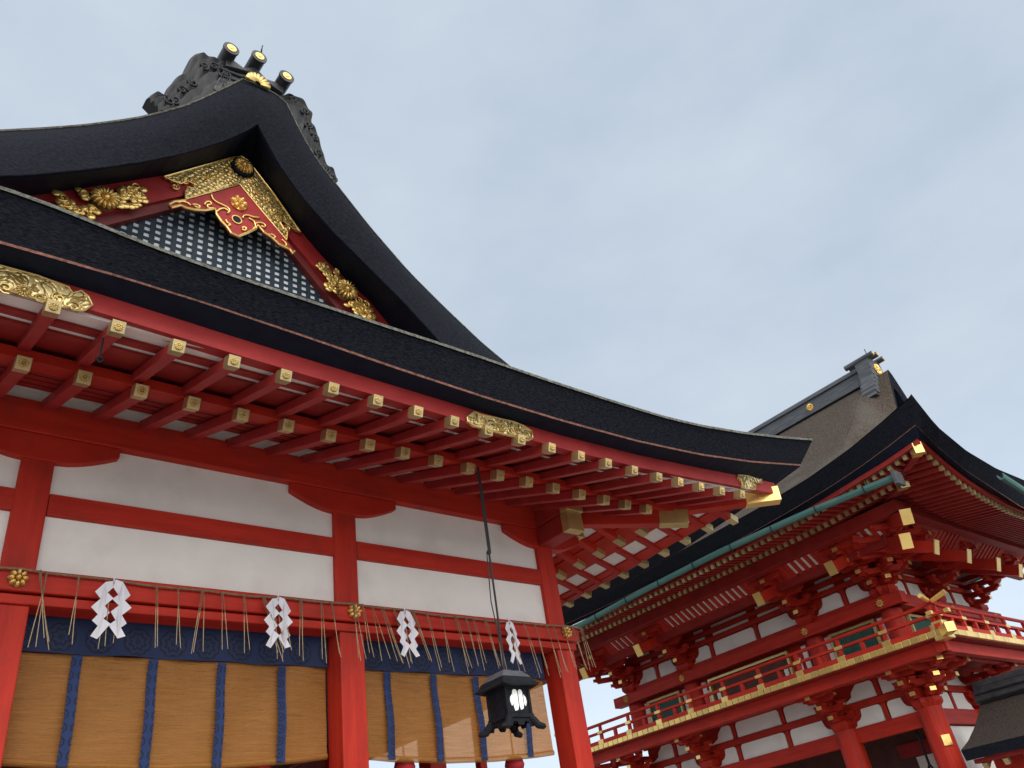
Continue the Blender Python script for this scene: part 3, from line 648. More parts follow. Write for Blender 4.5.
tip2 = MB(); chrysanthemum(tip2, (XC, YT2 - .006, ZT2), .036, (0, -1, .0), .012, 10)
tip2o = build('cap_rosette', tip2, M['gold'], fly_r); tipo = build('cap_rosette', tip, M['gold'], base_r)
used1 = used2 = False
for x in RAFX:
    if x < -3.6: continue
    xa = x * .991; xb = x * 1.0078
    dz = lift(xa) * .8 + (.05 if x < 1.5 else 0) * max(0, min(1, (1.8 - x)))
    if used2: copy_part(fly_r, hall, (xa - XC, 0, dz))
    else: off2 = (xa - XC, 0, dz); used2 = True
    if xb < 8.5 and xb > 2 * XC - 8.5:
        dz1 = lift(xb) * .35
        if used1: copy_part(base_r, hall, (xb - XC, 0, dz1))
        else: off1 = (xb - XC, 0, dz1); used1 = True
fly_r.location = Vector(off2); base_r.location = Vector(off1)

# side rafters (run along X)
def rot_rafter(yc, x_tip, z_tip, x_in, slope, w_, cap):
    m_ = MB(); m_.beam((x_tip - .02, yc, z_tip + slope * .02), (x_in, yc, z_tip + slope * (x_tip - x_in)), w_, w_)
    c_ = MB(); c_.beam((x_tip, yc, z_tip), (x_tip - cap, yc, z_tip + slope * cap), w_ + .008, w_ + .008)
    return m_, c_
XT2, XT1 = 10.20, 9.22
ZS2, ZS1 = 5.955, 6.05
def side_set(yk, nm, xt, zt, xin, sl, w_, cap):
    m_, c_ = rot_rafter(yk, xt, zt, xin, sl, w_, cap); o = build(nm, m_, M['red'], hall, .006); build('rafter_cap', c_, M['gold_pale'], o, .004); return o
ys2 = [6.42 + .456 * k for k in range(0, 31)]
sf2 = side_set(6.42, 'flying_rafter', XT2, ZS2, 8.75, .30, .094, .16)
def slift(y): return interp([(5.0, .30), (6.0, .18), (7.0, .10), (8.2, .04), (9.5, 0), (40, 0)], y)[1]
sf2.location = (0, 0, slift(6.42) * .6)
for y in ys2[1:]: copy_part(sf2, hall, (0, y - 6.42, slift(y) * .6))
ys1 = [7.33 + .456 * k for k in range(0, 29)]
sf1 = side_set(7.33, 'rafter', XT1, ZS1, 7.5, .37, .108, .17); sf1.location = (0, 0, slift(7.33) * .5)
for y in ys1[1:]: copy_part(sf1, hall, (0, y - 7.33, slift(y) * .5))

# roof boarding above the rafters, laths under it
def zb(y): return ZT1 + .37 * (y - YT1) + .085
def zf(y): return ZT2 + .32 * (y - YT2) + .075
bd = MB()
def hipx(y): return 7.87 + (7.85 - y) + .0
def strip(mb, y0, y1, zfun, th, lo=0.0):
    # a lath across the front between the hips, following the upturn
    for i in range(24):
        def X_(y, t):
            a = 2 * XC - hipx(y); return a + (hipx(y) - a) * t
        v = []
        for zz in (lo, lo + th):
            for (yy, t) in ((y0, i / 24), (y0, (i + 1) / 24), (y1, (i + 1) / 24), (y1, i / 24)):
                x = X_(yy, t); v.append((x, yy, zfun(yy) + lift(x) * (.8 if zfun is zf else .35) + zz))
        mb.hexa(v)
strip(bd, 5.64, 6.95, zf, .03, .03); strip(bd, 6.90, 8.3, zb, .03, .05)
build('roof_boarding', bd, M['white_board'], hall)
for (a, b, f_, th, lo) in ((5.86, 6.0, zf, .027, 0), (6.13, 6.80, zf, .027, 0),
                      (6.95, 7.09, zb, .045, 0), (7.13, 7.27, zb, .045, 0), (7.31, 7.45, zb, .045, 0), (7.49, 7.66, zb, .045, 0)):
    l_ = MB(); strip(l_, a, b, f_, th, lo); build('lath', l_, M['red_old'], hall)
m_ = MB(); m_.box(-2.0, 7.86, 7.97, 8.02, 6.492, 6.78); build('infill_board', m_, M['white_board'], hall)
ki = MB(); strip(ki, 6.58, 6.92, zb, .10, -.02); build('eave_support', ki, M['red'], hall)
# right-hand eave boarding
def sstrip(mb, x0, x1, zfun, th, lo, base):
    n = 40
    for i in range(n):
        v = []
        for zz in (lo, lo + th):
            for (xx, t) in ((x0, i / n), (x0, (i + 1) / n), (x1, (i + 1) / n), (x1, i / n)):
                ya = 7.85 - (xx - 7.87); yy = ya + (YB + 1 - ya) * t
                v.append((xx, yy, zfun(xx) + slift(yy) * base + zz))
        mb.hexa(v)
def zsb(x): return ZS1 + .37 * (XT1 - x) + .085
def zsf(x): return ZS2 + .30 * (XT2 - x) + .075
bd = MB(); sstrip(bd, XT2 - .12, 8.75, zsf, .03, .03, .6); sstrip(bd, XT1 + .02, 7.5, zsb, .03, .03, .5)
build('roof_boarding', bd, M['white_board'], hall)
for (a, b, f_, k) in ((10.06, 9.88, zsf, .6), (9.60, 9.20, zsf, .6), (8.98, 8.86, zsb, .5), (8.62, 8.30, zsb, .5), (8.04, 7.70, zsb, .5)):
    l_ = MB(); sstrip(l_, a, b, f_, .028, 0, k); build('lath', l_, M['red'], hall)
ki = MB(); sstrip(ki, 9.26, 8.98, zsb, .09, -.02, .5); build('eave_support', ki, M['red'], hall)

# corner hip rafters with brass ends
h1 = MB(); h1.beam((7.7, 8.02, 6.33), (9.12, 6.60, 5.985), .16, .20); h1o = build('hip_rafter', h1, M['red'], hall, .01)
c_ = MB(); c_.beam((8.92, 6.80, 6.034), (9.20, 6.52, 5.966), .175, .215); build('brass_cap', c_, M['gold_dull'], h1o, .006)
h2 = MB(); h2.beam((8.7, 7.02, 6.18), (10.02, 5.70, 6.085), .17, .20); h2o = build('hip_rafter', h2, M['red'], hall, .01)
c_ = MB(); c_.beam((9.80, 5.92, 6.10), (10.14, 5.58, 6.076), .185, .215); build('brass_cap', c_, M['gold_yellow'], h2o, .006)
hk = MB(); hk.tube([(1.21, 5.72, 5.82), (1.21, 5.73, 5.70), (1.215, 5.74, 5.64)], .008, 6); hk.tube([(1.19, 5.74, 5.63), (1.215, 5.74, 5.60), (1.24, 5.74, 5.63), (1.215, 5.74, 5.66), (1.19, 5.74, 5.63)], .008, 6)
build('iron_hook', hk, M['iron'], hall)

# ---- gable
def rs(name, n): return resample(DATA[name], n)
def split_apex(pts):
    k = max(range(len(pts)), key=lambda i: pts[i][2]); return k
NG = 34
def two(name):
    pts = DATA[name]; k = split_apex(pts)
    return resample(pts[:k + 1], NG) + resample(pts[k:], NG)[1:]
DATA['T'] = [(-2.7, 7.6, 7.5), (-1.6, 7.6, 8.4)] + DATA['T'] + [(8.5, 7.6, 7.65)]
DATA['L'] = [(-2.5, 7.0, 6.9), (-1.0, 7.0, 7.6)] + DATA['L'] + [(8.3, 7.0, 6.75)]
DATA['IX'] = [(-2.3, 7.62, 7.2), (-1.0, 7.62, 7.7)] + DATA['I'] + [(8.1, 7.62, 7.1)]
IX = two('IX')
T, L, I, IL, IL2 = two('T'), two('L'), two('I'), two('Ilow'), two('Ilow2')
Tu = [(a, b + .03, c + .075) for a, b, c in T]; Tb = [(a, b + 1.9, c + .08) for a, b, c in T]
gt = MB(); gt.loft([T, Tu, Tb]); build('gable_roof_top', gt, M['thatch_top'], rf)
# thatch face: slightly bowed, in four bands
fc = MB()
rows = []
for k in range(7):
    t = k / 6; bow = .10 * math.sin(PI * t)
    rows.append([(a[0] + (b[0] - a[0]) * t, a[1] + (b[1] - a[1]) * t - bow, a[2] + (b[2] - a[2]) * t + bow * .2) for a, b in zip(T, L)])
fc.loft(rows); build('gable_thatch_edge', fc, M['thatch'], rf, smooth=True)
lp = MB(); lp.tube([(a, b - .006, c + .008) for a, b, c in T], .010, 6); build('gable_thatch_lip', lp, M['thatch_lip'], rf)
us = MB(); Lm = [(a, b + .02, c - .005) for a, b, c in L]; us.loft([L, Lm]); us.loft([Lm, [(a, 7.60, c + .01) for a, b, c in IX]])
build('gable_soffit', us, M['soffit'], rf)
ln = MB(); ln.tube([(a, b - .004, c + .006) for a, b, c in L], .012, 6); build('gable_underline', ln, M['thatch'], rf)
# barge boards (left and right), each with an upper and a lower board
bg = MB()
bg.loft([[(a, 7.60, c) for a, b, c in I], [(a + (d - a) * .56, 7.60, c + (f - c) * .56) for (a, b, c), (d, e, f) in zip(I, IL)]])
bg.loft([[(a + (d - a) * .56, 7.60, c + (f - c) * .56) for (a, b, c), (d, e, f) in zip(I, IL)],
         [(a + (d - a) * .57, 7.585, c + (f - c) * .57) for (a, b, c), (d, e, f) in zip(I, IL)],
         [(a, 7.585, c) for a, b, c in IL], [(a, 7.66, c) for a, b, c in IL]])
bgo = build('barge_board', bg, M['pink_red'], hall)
bl = MB(); bl.loft([[(a, 7.64, c + .01) for a, b, c in IL], [(a, 7.64, c) for a, b, c in IL2], [(a, 7.74, c) for a, b, c in IL2]])
build('barge_batten', bl, M['darkred'], hall)
# lattice and its white backing
bk = MB(); bk.add([(-.6, 7.742, 7.6), (6.4, 7.742, 7.6), (5.2, 7.742, 8.25), (2.957, 7.742, 10.1), (.6, 7.742, 8.15)], [(0, 1, 2, 3, 4)])
build('lattice_backing', bk, M['backing'], hall)
lt = MB(); apex = IL2[NG - 1]
def zroof(x): return interp([(a, c) for a, b, c in IL2], x)[1]
def xl(z): 
    l_ = [(c, a) for a, b, c in IL2[:NG]]; return interp(l_, z)[1]
def xr(z):
    l_ = [(c, a) for a, b, c in reversed(IL2[NG - 1:])]; return interp(l_, z)[1]
x = .60
while x < 5.2:
    zt = zroof(x) + .06
    if zt > 8.0: lt.box(x - .031, x + .031, 7.725, 7.733, 7.7, zt)
    x += .126
z_ = 7.8
while z_ < 9.9:
    a, b = xl(z_) - .05, xr(z_) + .05
    if b > a + .1: lt.box(a, b, 7.7335, 7.7405, z_ - .021, z_ + .021)
    z_ += .098
build('lattice', lt, M['lattice'], hall)
gb = MB(); gb.box(-2.5, 8.3, 7.82, 7.9, 7.0, 7.7); gb.prism([(-.9, 7.82, 7.7), (6.8, 7.82, 7.7), (5.4, 7.82, 8.5), (2.95, 7.82, 11.2), (.45, 7.82, 8.5)], (0, .08, 0))
build('gable_wall', gb, M['soffit'], hall)
# gilt ornaments of the gable
for nm in ('plateL', 'plateR'):
    m_ = MB(); m_.prism(DATA[nm], (0, .028, 0)); poly = [(q[0], q[2]) for q in DATA[nm]]; yy = DATA[nm][0][1]
    def inside(px, pz):
        c_ = False
        for (x1, z1), (x2, z2) in zip(poly, poly[1:] + poly[:1]):
            if (z1 > pz) != (z2 > pz) and px < (x2 - x1) * (pz - z1) / (z2 - z1) + x1: c_ = not c_
        return c_
    rnd = random.Random(nm); zz = min(q[1] for q in poly); row = 0
    while zz < max(q[1] for q in poly):
        xx = min(q[0] for q in poly) + (.035 if row % 2 else 0)
        while xx < max(q[0] for q in poly):
            if all(inside(xx + a, zz + c) for a, c in ((-.035, 0), (.035, 0), (0, .035), (0, -.035))):
                m_.ball((xx + rnd.uniform(-.006, .006), yy + .004, zz + rnd.uniform(-.006, .006)), .030, .010, .024, 1, 10, 6)
            xx += .072
        zz += .054; row += 1
    pl = build('gilt_plate', m_, [M['relief'], M['gold_yellow']], bgo, 0)
    r_ = MB(); pts = [Vector(q) + Vector((0, -.004, 0)) for q in DATA[nm]]; r_.tube(pts + [pts[0]], .010, 6)
    cx_ = [Vector(q) for q in DATA[nm]]
    lo, hi = (cx_[0], cx_[2]) if nm == 'plateL' else (cx_[0], cx_[3])
    build('gilt_rim', r_, M['gold_yellow'], pl)
    for k in range(1, 8):
        c = lo.lerp(hi, k / 8.5) + Vector((0.03 if nm == 'plateL' else -.04, -.006, -.16 - .05 * (k % 2)))
        r_ = MB(); r_.tube(spiral(c, .055, 1.3, c.y, 12, k * 1.3, (-1) ** k), .011, 5); build('gilt_scroll', r_, M['gold_yellow'], pl)
for nm in ('fol1', 'fol2', 'fol3', 'fol4'):
    m_ = MB(); rnd = random.Random(nm)
    for q in DATA[nm]:
        q = Vector(q)
        m_.tube(spiral(q + Vector((rnd.uniform(-.02, .02), -.02, .03)), .062, 1.3, q.y - .025, 14, rnd.uniform(0, 6), rnd.choice((-1, 1))), [.016 - .0006 * i for i in range(15)], 6)
        for _ in range(6):
            a = rnd.uniform(0, 2 * PI); d = rnd.uniform(.02, .095)
            m_.ball((q.x + d * math.cos(a), q.y - .012, q.z + d * math.sin(a)), .055, .016, rnd.uniform(.030, .048), nu=7, nv=5)
    build('gilt_foliage', m_, M['gold_yellow'], bgo, smooth=True)
for i, q in enumerate(DATA['chrys']):
    m_ = MB(); 
    if i == 0: m_.tube([(q[0], 7.56, q[2]), (q[0], 7.50, q[2])], .155, 20)
    else: m_.tube([(q[0], 7.58, q[2]), (q[0], 7.51, q[2])], .13, 16)
    ro = build('roundel', m_, M['soffit'] if i == 0 else M['gold_dull'], bgo)
    m_ = MB(); chrysanthemum(m_, (q[0], 7.49, q[2]), .135 if i == 0 else .165, (0, -1, 0), .045, 16, 0, 1); build('chrysanthemum', m_, [M['gold_yellow'], M['gold_dark']], ro)
# gegyo pendant
gp = MB(); gp.prism(DATA['gegyo'], (0, .05, 0)); gpo = build('gable_pendant', gp, M['pink_red'], hall, .006)
m_ = MB(); pts = smooth1([Vector(q) for q in DATA['gg_edge']], 0); m_.tube(pts, .018, 6)
build('gilt_edge', m_, M['gold_yellow'], gpo)
k = 0
while 'gs%d' % k in DATA:
    m_ = MB(); q = resample(smooth1(resample(DATA['gs%d' % k], 16), 2), 16); m_.tube(q, .013, 6); build('gilt_scroll', m_, M['gold_yellow'], gpo, 0, True); k += 1
m_ = MB(); q = DATA['gg_flower'][0]; chrysanthemum(m_, (q[0], 7.485, q[2]), .115, (0, -1, 0), .06, 6); m_.ball((q[0], 7.44, q[2]), .03, .02, .03)
build('gilt_flower', m_, M['gold_yellow'], gpo)
q = DATA['gg_hole'][0]
m_ = MB(); m_.tube([(q[0], 7.499, q[2]), (q[0], 7.493, q[2])], .055, 16); build('eye_hole', m_, M['iron'], gpo)
m_ = MB(); m_.tube([(q[0] + .062 * math.cos(k * PI / 10), 7.492, q[2] + .062 * math.sin(k * PI / 10)) for k in range(21)], .010, 5); build('eye_ring', m_, M['gold_yellow'], gpo)

# ---- ridge end ornament and ridge
rd = MB(); rd.box(XC - .42, XC + .42, 7.6, YB + 1, 12.0, 12.45); rd.tube([(XC, 7.6, 12.5), (XC, YB + 1, 12.5)], .16, 12)
rdo = build('ridge', rd, M['black'], hall, .02)
# saddle block behind the tiles: profile extruded back
pr = [(2.375, 11.35), (2.49, 11.84), (2.54, 11.90), (2.62, 11.885), (2.80, 11.96), (2.91, 11.985), (3.02, 11.955), (3.20, 11.85), (3.30, 11.86), (3.36, 11.80), (3.44, 11.45), (3.2, 11.3), (2.9, 11.4), (2.6, 11.2)]
rb = MB(); rb.prism([(a, 7.19, c) for a, c in pr], (0, .75, 0)); rbo = build('ridge_end', rb, M['black'], rdo, .015)
mo = MB(); mo.tube([(2.46, 7.17, 11.80), (2.70, 7.17, 11.83), (2.907, 7.17, 11.92), (3.11, 7.17, 11.82), (3.36, 7.17, 11.77)], .022, 6)
mo.tube([(2.42, 7.18, 11.66), (2.70, 7.18, 11.72), (2.907, 7.18, 11.80), (3.11, 7.18, 11.70), (3.38, 7.18, 11.62)], .016, 6)
build('moulding', mo, M['black'], rbo)
ct = MB(); ct.prism([(2.50, 7.13, 12.0), (2.60, 7.13, 12.05), (2.75, 7.13, 11.99), (2.91, 7.13, 12.13), (3.08, 7.13, 11.99), (3.23, 7.13, 12.03), (3.34, 7.13, 11.98), (3.33, 7.13, 11.86), (2.91, 7.13, 11.99), (2.5, 7.13, 11.86)], (0, .8, 0))
build('capping', ct, M['black'], rbo, .012)
for q in DATA['cyl']:
    m_ = MB(); m_.tube([(q[0], 7.02, q[2]), (q[0], 7.95, q[2] + .02)], .102, 20); m_.tube([(q[0], 7.0, q[2]), (q[0], 7.03, q[2])], .112, 20)
    t_ = build('ridge_tile', m_, M['black'], rdo, smooth=False)
    m_ = MB(); m_.tube([(q[0], 6.999, q[2]), (q[0], 6.99, q[2])], .066, 20); m_.ball((q[0], 6.988, q[2]), .03, .012, .03)
    build('gilt_disc', m_, M['gold_yellow'], t_)
m_ = MB(); m_.tube([(2.95, 7.05, 12.3), (2.955, 7.05, 12.45), (2.962, 7.05, 12.52)], [.014, .012, .007], 6); m_.tube([(2.962, 7.05, 12.52), (2.97, 7.05, 12.58)], .007, 6)
build('lightning_spike', m_, M['iron'], rdo)
m_ = MB()
for k in range(9):
    a = PI * (k + .5) / 9 ; c = Vector((2.90, 7.0, 11.61)); d = Vector((math.cos(a), 0, math.sin(a)))
    m_.tube([c + d * .04, c + d * .12, c + d * .175], [.012, .026, .030], 7)
build('gilt_crest', m_, M['gold_yellow'], rbo, smooth=True)
for nm, s_ in (('finL', -1), ('finR', 1)):
    pts = [Vector(q) for q in DATA[nm]]; n_ = len(pts)
    nb = 2 if s_ < 0 else 2
    outer = pts[1:n_ - 3] if s_ < 0 else pts[:n_ - 2]
    c0 = Vector((2.55, 7.25, 11.0)) if s_ < 0 else Vector((3.45, 7.25, 11.0))
    # carved slab: rows from the wavy outer edge down to a line buried in the thatch
    rows = []; tb = [(0, 0, 0), (.01, -.03, 0), (.05, -.085, 0), (.10, -.02, 0), (.13, -.085, 0), (.19, -.02, 0), (.22, -.085, 0), (.29, -.015, 0), (.33, -.08, 0), (.42, -.015, 0), (.47, -.075, 0), (.6, -.02, 0), (1, -.02, 0)]
    fine = []
    for i in range(len(outer) - 1):
        for k in range(4): fine.append(outer[i].lerp(outer[i + 1], k / 4))
    fine.append(outer[-1]); fine = [Vector(q) for q in smooth1([tuple(q) for q in fine], 3)]
    inner = []
    for q in fine:
        if s_ < 0: inner.append(Vector((min(2.7, q.x + .55), q.y, min(q.z - .45, 10.2 + (q.x - 1.5) * 1.15))))
        else: inner.append(Vector((q.x - .28, q.y, q.z - .55)))
    rows.append([q + Vector((0, .14, 0)) for q in fine])
    for k, (t, dy, _) in enumerate(tb):
        rows.append([q.lerp(w_, t) + Vector((0, dy + (.014 * math.sin(i * .8 + t * 30) if k > 1 else 0), 0)) for i, (q, w_) in enumerate(zip(fine, inner))])
    m_ = MB(); m_.loft(rows); m_.loft([rows[0], [q + Vector((0, .14, 0)) for q in inner]])
    for e in (0, -1): m_.add([rw[e] for rw in rows] + [inner[e] + Vector((0, .14, 0))], [tuple(range(len(rows) + 1))])
    fo = build('carved_fin', m_, M['carved'], rdo, smooth=True)
    for i in range(2, len(outer) - 1, 2):
        c = outer[i].lerp(inner[min(i * 4, len(inner) - 1)], .22)
        m_ = MB(); m_.tube(spiral(c, .075, 1.3, c.y - .07, 14, i * 1.1, -s_), .017, 6); build('carved_scroll', m_, M['carved'], fo, smooth=True)

# ================================================================== THINGS HUNG ON THE HALL
def blind(x0, x1, cols, label, sag):
    b = thing('bamboo_blind', label, 'blind', ((x0 + x1) / 2, 8.12, 3.2), 'bamboo blinds hung between the red columns')
    n = 24; rows = []
    for j in range(9):
        t = j / 8; z_ = 4.12 + (3.20 - 4.12) * t
        rows.append([(x0 + (x1 - x0) * i / n, 8.12 + .012 * math.sin(i * 1.1 + j * .4) + .02 * t, z_ - sag * t * math.sin(PI * i / n) * .4 + .05 * t * (abs(i / n - .5) * 2) ** 2) for i in range(n + 1)])
    m_ = MB(); m_.loft(rows); m_.loft([[(a, y + .008, c) for a, y, c in r] for r in rows]); build('blind_panel', m_, M['bamboo'], b)
    m_ = MB(); m_.tube([(a, y + .01, c - .005) for a, y, c in rows[-1]], .032, 10); build('bottom_roll', m_, M['bamboo'], b)
    m_ = MB()
    vr = []
    for j in range(5):
        t = j / 4; vr.append([(x0 + (x1 - x0) * i / 40, 8.095 + .010 * math.sin(i * .9) - .01 * t, 4.50 + (4.115 - 4.50) * t + .006 * math.sin(i * .55 + 1) * t) for i in range(41)])
    m_.loft(vr); m_.loft([[(a, y + .006, c) for a, y, c in r] for r in vr]); build('blue_valance', m_, M['valance'], b)
    for (xt, xb) in cols:
        m_ = MB(); rr = []
        for j in range(9):
            t = j / 8; x = xt + (xb - xt) * t; z_ = 4.10 + (3.175 - 4.10) * t
            i = (x - x0) / (x1 - x0); dz = -sag * t * math.sin(PI * i) * .4 + .05 * t * (abs(i - .5) * 2) ** 2
            rr.append([(x - .044, 8.085 + .014 * math.sin(j) + .02 * t - .012, z_ + dz), (x + .044, 8.085 + .014 * math.sin(j) + .02 * t - .012, z_ + dz)])
        rr.append([(a, 8.17, c + .01) for a, y, c in rr[-1]])
        m_.loft(rr); build('blue_band', m_, M['band'], b)
    return b
blind(1.44, 4.37, [(1.905, 1.91), (2.565, 2.575), (3.22, 3.225), (3.85, 3.86)], 'left bamboo blind, between the left and middle red columns, four blue bands showing', .05)
blind(4.71, 7.45, [(5.10, 5.12), (5.72, 5.75), (6.33, 6.36), (7.05, 7.06)], 'right bamboo blind behind the black lantern, daylight showing through it', .03)
# crimson tassels under the blinds
for x, lab in ((2.25, 'crimson tassel under the left blind, left of the pair there'), (3.72, 'crimson tassel under the left blind, nearer the middle column'),
               (5.38, 'crimson tassel under the right blind, just right of the middle column'), (6.93, 'crimson tassel under the right blind, straight below the black lantern')):
    t_ = thing('tassel', lab, 'tassel', (x, 8.28, 3.2), 'crimson tassels under the blinds')
    m_ = MB(); m_.tube([(x, 8.28, 3.25), (x, 8.28, 3.21), (x, 8.28, 3.14), (x, 8.28, 3.08)], [.03, .10, .12, .10], 14); build('knot', m_, M['tassel'], t_, smooth=True)
    m_ = MB(); rr = []
    m_.tube([(x, 8.28, 3.08), (x, 8.28, 2.9), (x, 8.28, 2.62)], [.09, .10, .12], 16); build('fringe', m_, M['tassel'], t_)
    m_ = MB(); m_.tube([(x, 8.28, 3.24), (x, 8.28, 4.5)], .01, 6); build('cord', m_, M['tassel'], t_)

# straw rope with hanging straws
rp = thing('straw_rope', 'thin straw rope with hanging straws, tied along the red tie beam', 'rope', (4.4, 7.74, 4.68))
rpts = []
for a, b in zip(CX, CX[1:]):
    for i in range(16):
        t = i / 16; rpts.append((a + (b - a) * t, 7.765, 4.715 - .03 * math.sin(PI * t) - .006 * math.sin(t * 23)))
rpts.append((7.71, 7.765, 4.715)); rpts.append((7.945, 7.77, 4.71)); rpts.append((7.96, 7.9, 4.70))
m_ = MB(); m_.tube(rpts, .010, 8)
for k in range(2):
    hel = []
    for i in range(len(rpts) * 6):
        u_ = i / 6; q0 = rpts[min(int(u_), len(rpts) - 1)]; q1 = rpts[min(int(u_) + 1, len(rpts) - 1)]; q = Vector(q0).lerp(Vector(q1), u_ % 1)
        hel.append(q + Vector((0, 0.007 * math.cos(u_ * 9 + k * PI), .007 * math.sin(u_ * 9 + k * PI))))
    m_.tube(hel, .006, 5)
build('twisted_cord', m_, M['rope'], rp)
def ropez(x): return interp([(a, c) for a, b, c in rpts], x)[1]
def straws(x, n, lean, ln):
    m_ = MB(); rnd = random.Random(int(x * 1000))
    z0 = ropez(x)
    for k in range(n):
        dx = lean + rnd.uniform(-.05, .05); l_ = ln * rnd.uniform(.88, 1.1) * 1.06
        y0 = 7.745 - .01 * k
        q = [Vector((x + k * .006, y0, z0)), Vector((x + k * .008 + dx * .12, y0 - .018, z0 - .10)), Vector((x + k * .010 + dx * .35, y0 - .022, z0 - l_ * .38)),
             Vector((x + k * .013 + dx * .68, y0 - .022, z0 - l_ * .7)), Vector((x + k * .016 + dx, y0 - .02 - rnd.uniform(0, .02), z0 - l_))]
        m_.tube(q[:3], [.005, .0042, .004], 5, 1, False); m_.tube(q[2:], [.004, .0038, .0034], 5, 0, False)
    build('hanging_straws', m_, [M['straw'], M['rope']], rp)
for x, n, lean, ln in ((1.10, 2, -.10, .5), (1.42, 3, .12, .60), (1.48, 2, -.04, .58), (1.74, 2, .0, .58), (2.0, 2, -.02, .56), (2.11, 2, .02, .56), (2.42, 2, .05, .56), (2.62, 2, .04, .56),
                       (2.85, 3, -.02, .55), (3.05, 2, .02, .57), (3.27, 2, .04, .55), (3.47, 3, .16, .58), (3.60, 2, .05, .55), (3.68, 2, .03, .55), (3.88, 3, .02, .56), (4.12, 2, .03, .58), (4.24, 2, .06, .55),
                       (4.50, 3, .06, .55), (4.62, 2, .04, .52), (4.74, 2, .12, .56), (4.86, 3, .16, .58), (5.02, 2, .10, .58), (5.13, 2, .04, .55), (5.26, 3, .16, .58), (5.46, 2, .10, .58), (5.66, 2, .06, .57), (5.86, 3, .07, .6),
                       (6.02, 2, .12, .58), (6.13, 2, .08, .58), (6.30, 3, .10, .6), (6.48, 2, .04, .6), (6.68, 2, .06, .6), (6.92, 2, .1, .6), (7.1, 2, .1, .58), (7.3, 2, .1, .58), (7.42, 2, .1, .58), (7.58, 2, .1, .58),
                       (7.76, 2, .06, .5), (7.9, 3, .06, .5)):
    straws(x, n, lean, ln)

# paper streamers
HALF = [(0, 0), (-.064, -.007), (-.153, -.106), (-.101, -.173), (-.159, -.235), (-.096, -.305), (-.147, -.367), (-.0965, -.419), (-.134, -.496), (-.075, -.524), (.004, -.408), (-.0525, -.3525), (.004, -.294), (-.0515, -.232), (.004, -.176), (-.05, -.12), (.004, -.062)]
def shide(x, s, yaw, lab, tilt=0.0):
    t_ = thing('paper_streamer', lab, 'paper streamer', (x, 7.70, 4.73), 'white zigzag paper streamers on the straw rope')
    for sg in (-1, 1):
        m_ = MB(); pts = []
        for (a, b) in HALF:
            b = (b + a * .12) * s; a = a * s
            xx = (a if sg < 0 else -a + .004)
            yy = .022 * math.sin(b * 24 / s + sg) + .02 * abs(xx)
            ca, sa = math.cos(yaw), math.sin(yaw)
            xq = xx + tilt * b
            pts.append((x + xq * ca + yy * sa * -1, 7.70 + xq * sa - yy * ca, 4.675 + b))
        n_ = len(pts); m_.prism(pts, (0.001 * math.sin(yaw), .003, 0)); build('paper_strip', m_, M['paper'], t_)
    m_ = MB(); m_.tube([(x, 7.705, 4.66), (x, 7.72, 4.74)], .006, 5); build('tie', m_, M['paper'], t_)
shide(2.035, 1.0, -.08, 'zigzag white paper streamer nearest the left column, the largest of four')
shide(3.625, .97, .10, 'zigzag white paper streamer near the right end of the left blind')
shide(5.145, .97, .16, 'zigzag white paper streamer just right of the middle red column', -.06)
shide(6.665, .97, math.radians(20), 'narrow twisted white paper streamer directly above the black lantern', -.06)

# hanging iron lantern
LX, LY = 5.415, 6.45
ln_ = thing('hanging_lantern', 'black iron lantern with flared roof, hanging on a long dark cord from the eaves', 'lantern', (LX, LY, 3.1))
m_ = MB(); b0 = .14
m_.box(LX - b0, LX + b0, LY - b0, LY + b0, 3.265, 3.50); 
for a in (-1, 1):
    for b in (-1, 1): m_.box(LX + a * b0 - .014, LX + a * b0 + .014, LY + b * b0 - .014, LY + b * b0 + .014, 3.235, 3.53)
m_.box(LX - .16, LX + .16, LY - .16, LY + .16, 3.225, 3.262); m_.box(LX - .16, LX + .16, LY - .16, LY + .16, 3.49, 3.525)
build('lantern_body', m_, M['iron'], ln_, .005)
m_ = MB()
for (ax, s_) in ((0, -1), (0, 1), (1, -1), (1, 1)):
    pts = [(-.15, 3.226), (-.15, 3.15), (-.11, 3.15), (-.095, 3.19), (-.05, 3.195), (-.03, 3.16), (.03, 3.16), (.05, 3.195), (.095, 3.19), (.11, 3.15), (.15, 3.15), (.15, 3.226)]
    if ax == 0: m_.prism([(LX + a, LY + s_ * .145, c) for a, c in pts], (0, .008, 0))
    else: m_.prism([(LX + s_ * .145, LY + a, c) for a, c in pts], (.008, 0, 0))
build('lantern_apron', m_, M['iron'], ln_)
m_ = MB(); rings = []
for (h, z_, up) in ((.228, 3.522, .016), (.205, 3.545, .006), (.19, 3.575, 0), (.178, 3.60, 0)):
    r = []
    for k in range(32):
        t = k / 32 * 4; s_ = int(t); f = t - s_; cnr = [(-1, -1), (1, -1), (1, 1), (-1, 1)]
        a = cnr[s_]; b = cnr[(s_ + 1) % 4]; q = (a[0] + (b[0] - a[0]) * f, a[1] + (b[1] - a[1]) * f)
        r.append((LX + q[0] * h, LY + q[1] * h, z_ + up * (abs(f - .5) * 2) ** 3))
    rings.append(r)
m_.loft(rings, 0, True); m_.loft([[(a, b, c - .014) for a, b, c in rings[0]], rings[0]], 0, True); m_.add([(a, b, c - .014) for a, b, c in rings[0]], [tuple(range(32))])
build('lantern_roof', m_, M['iron'], ln_)
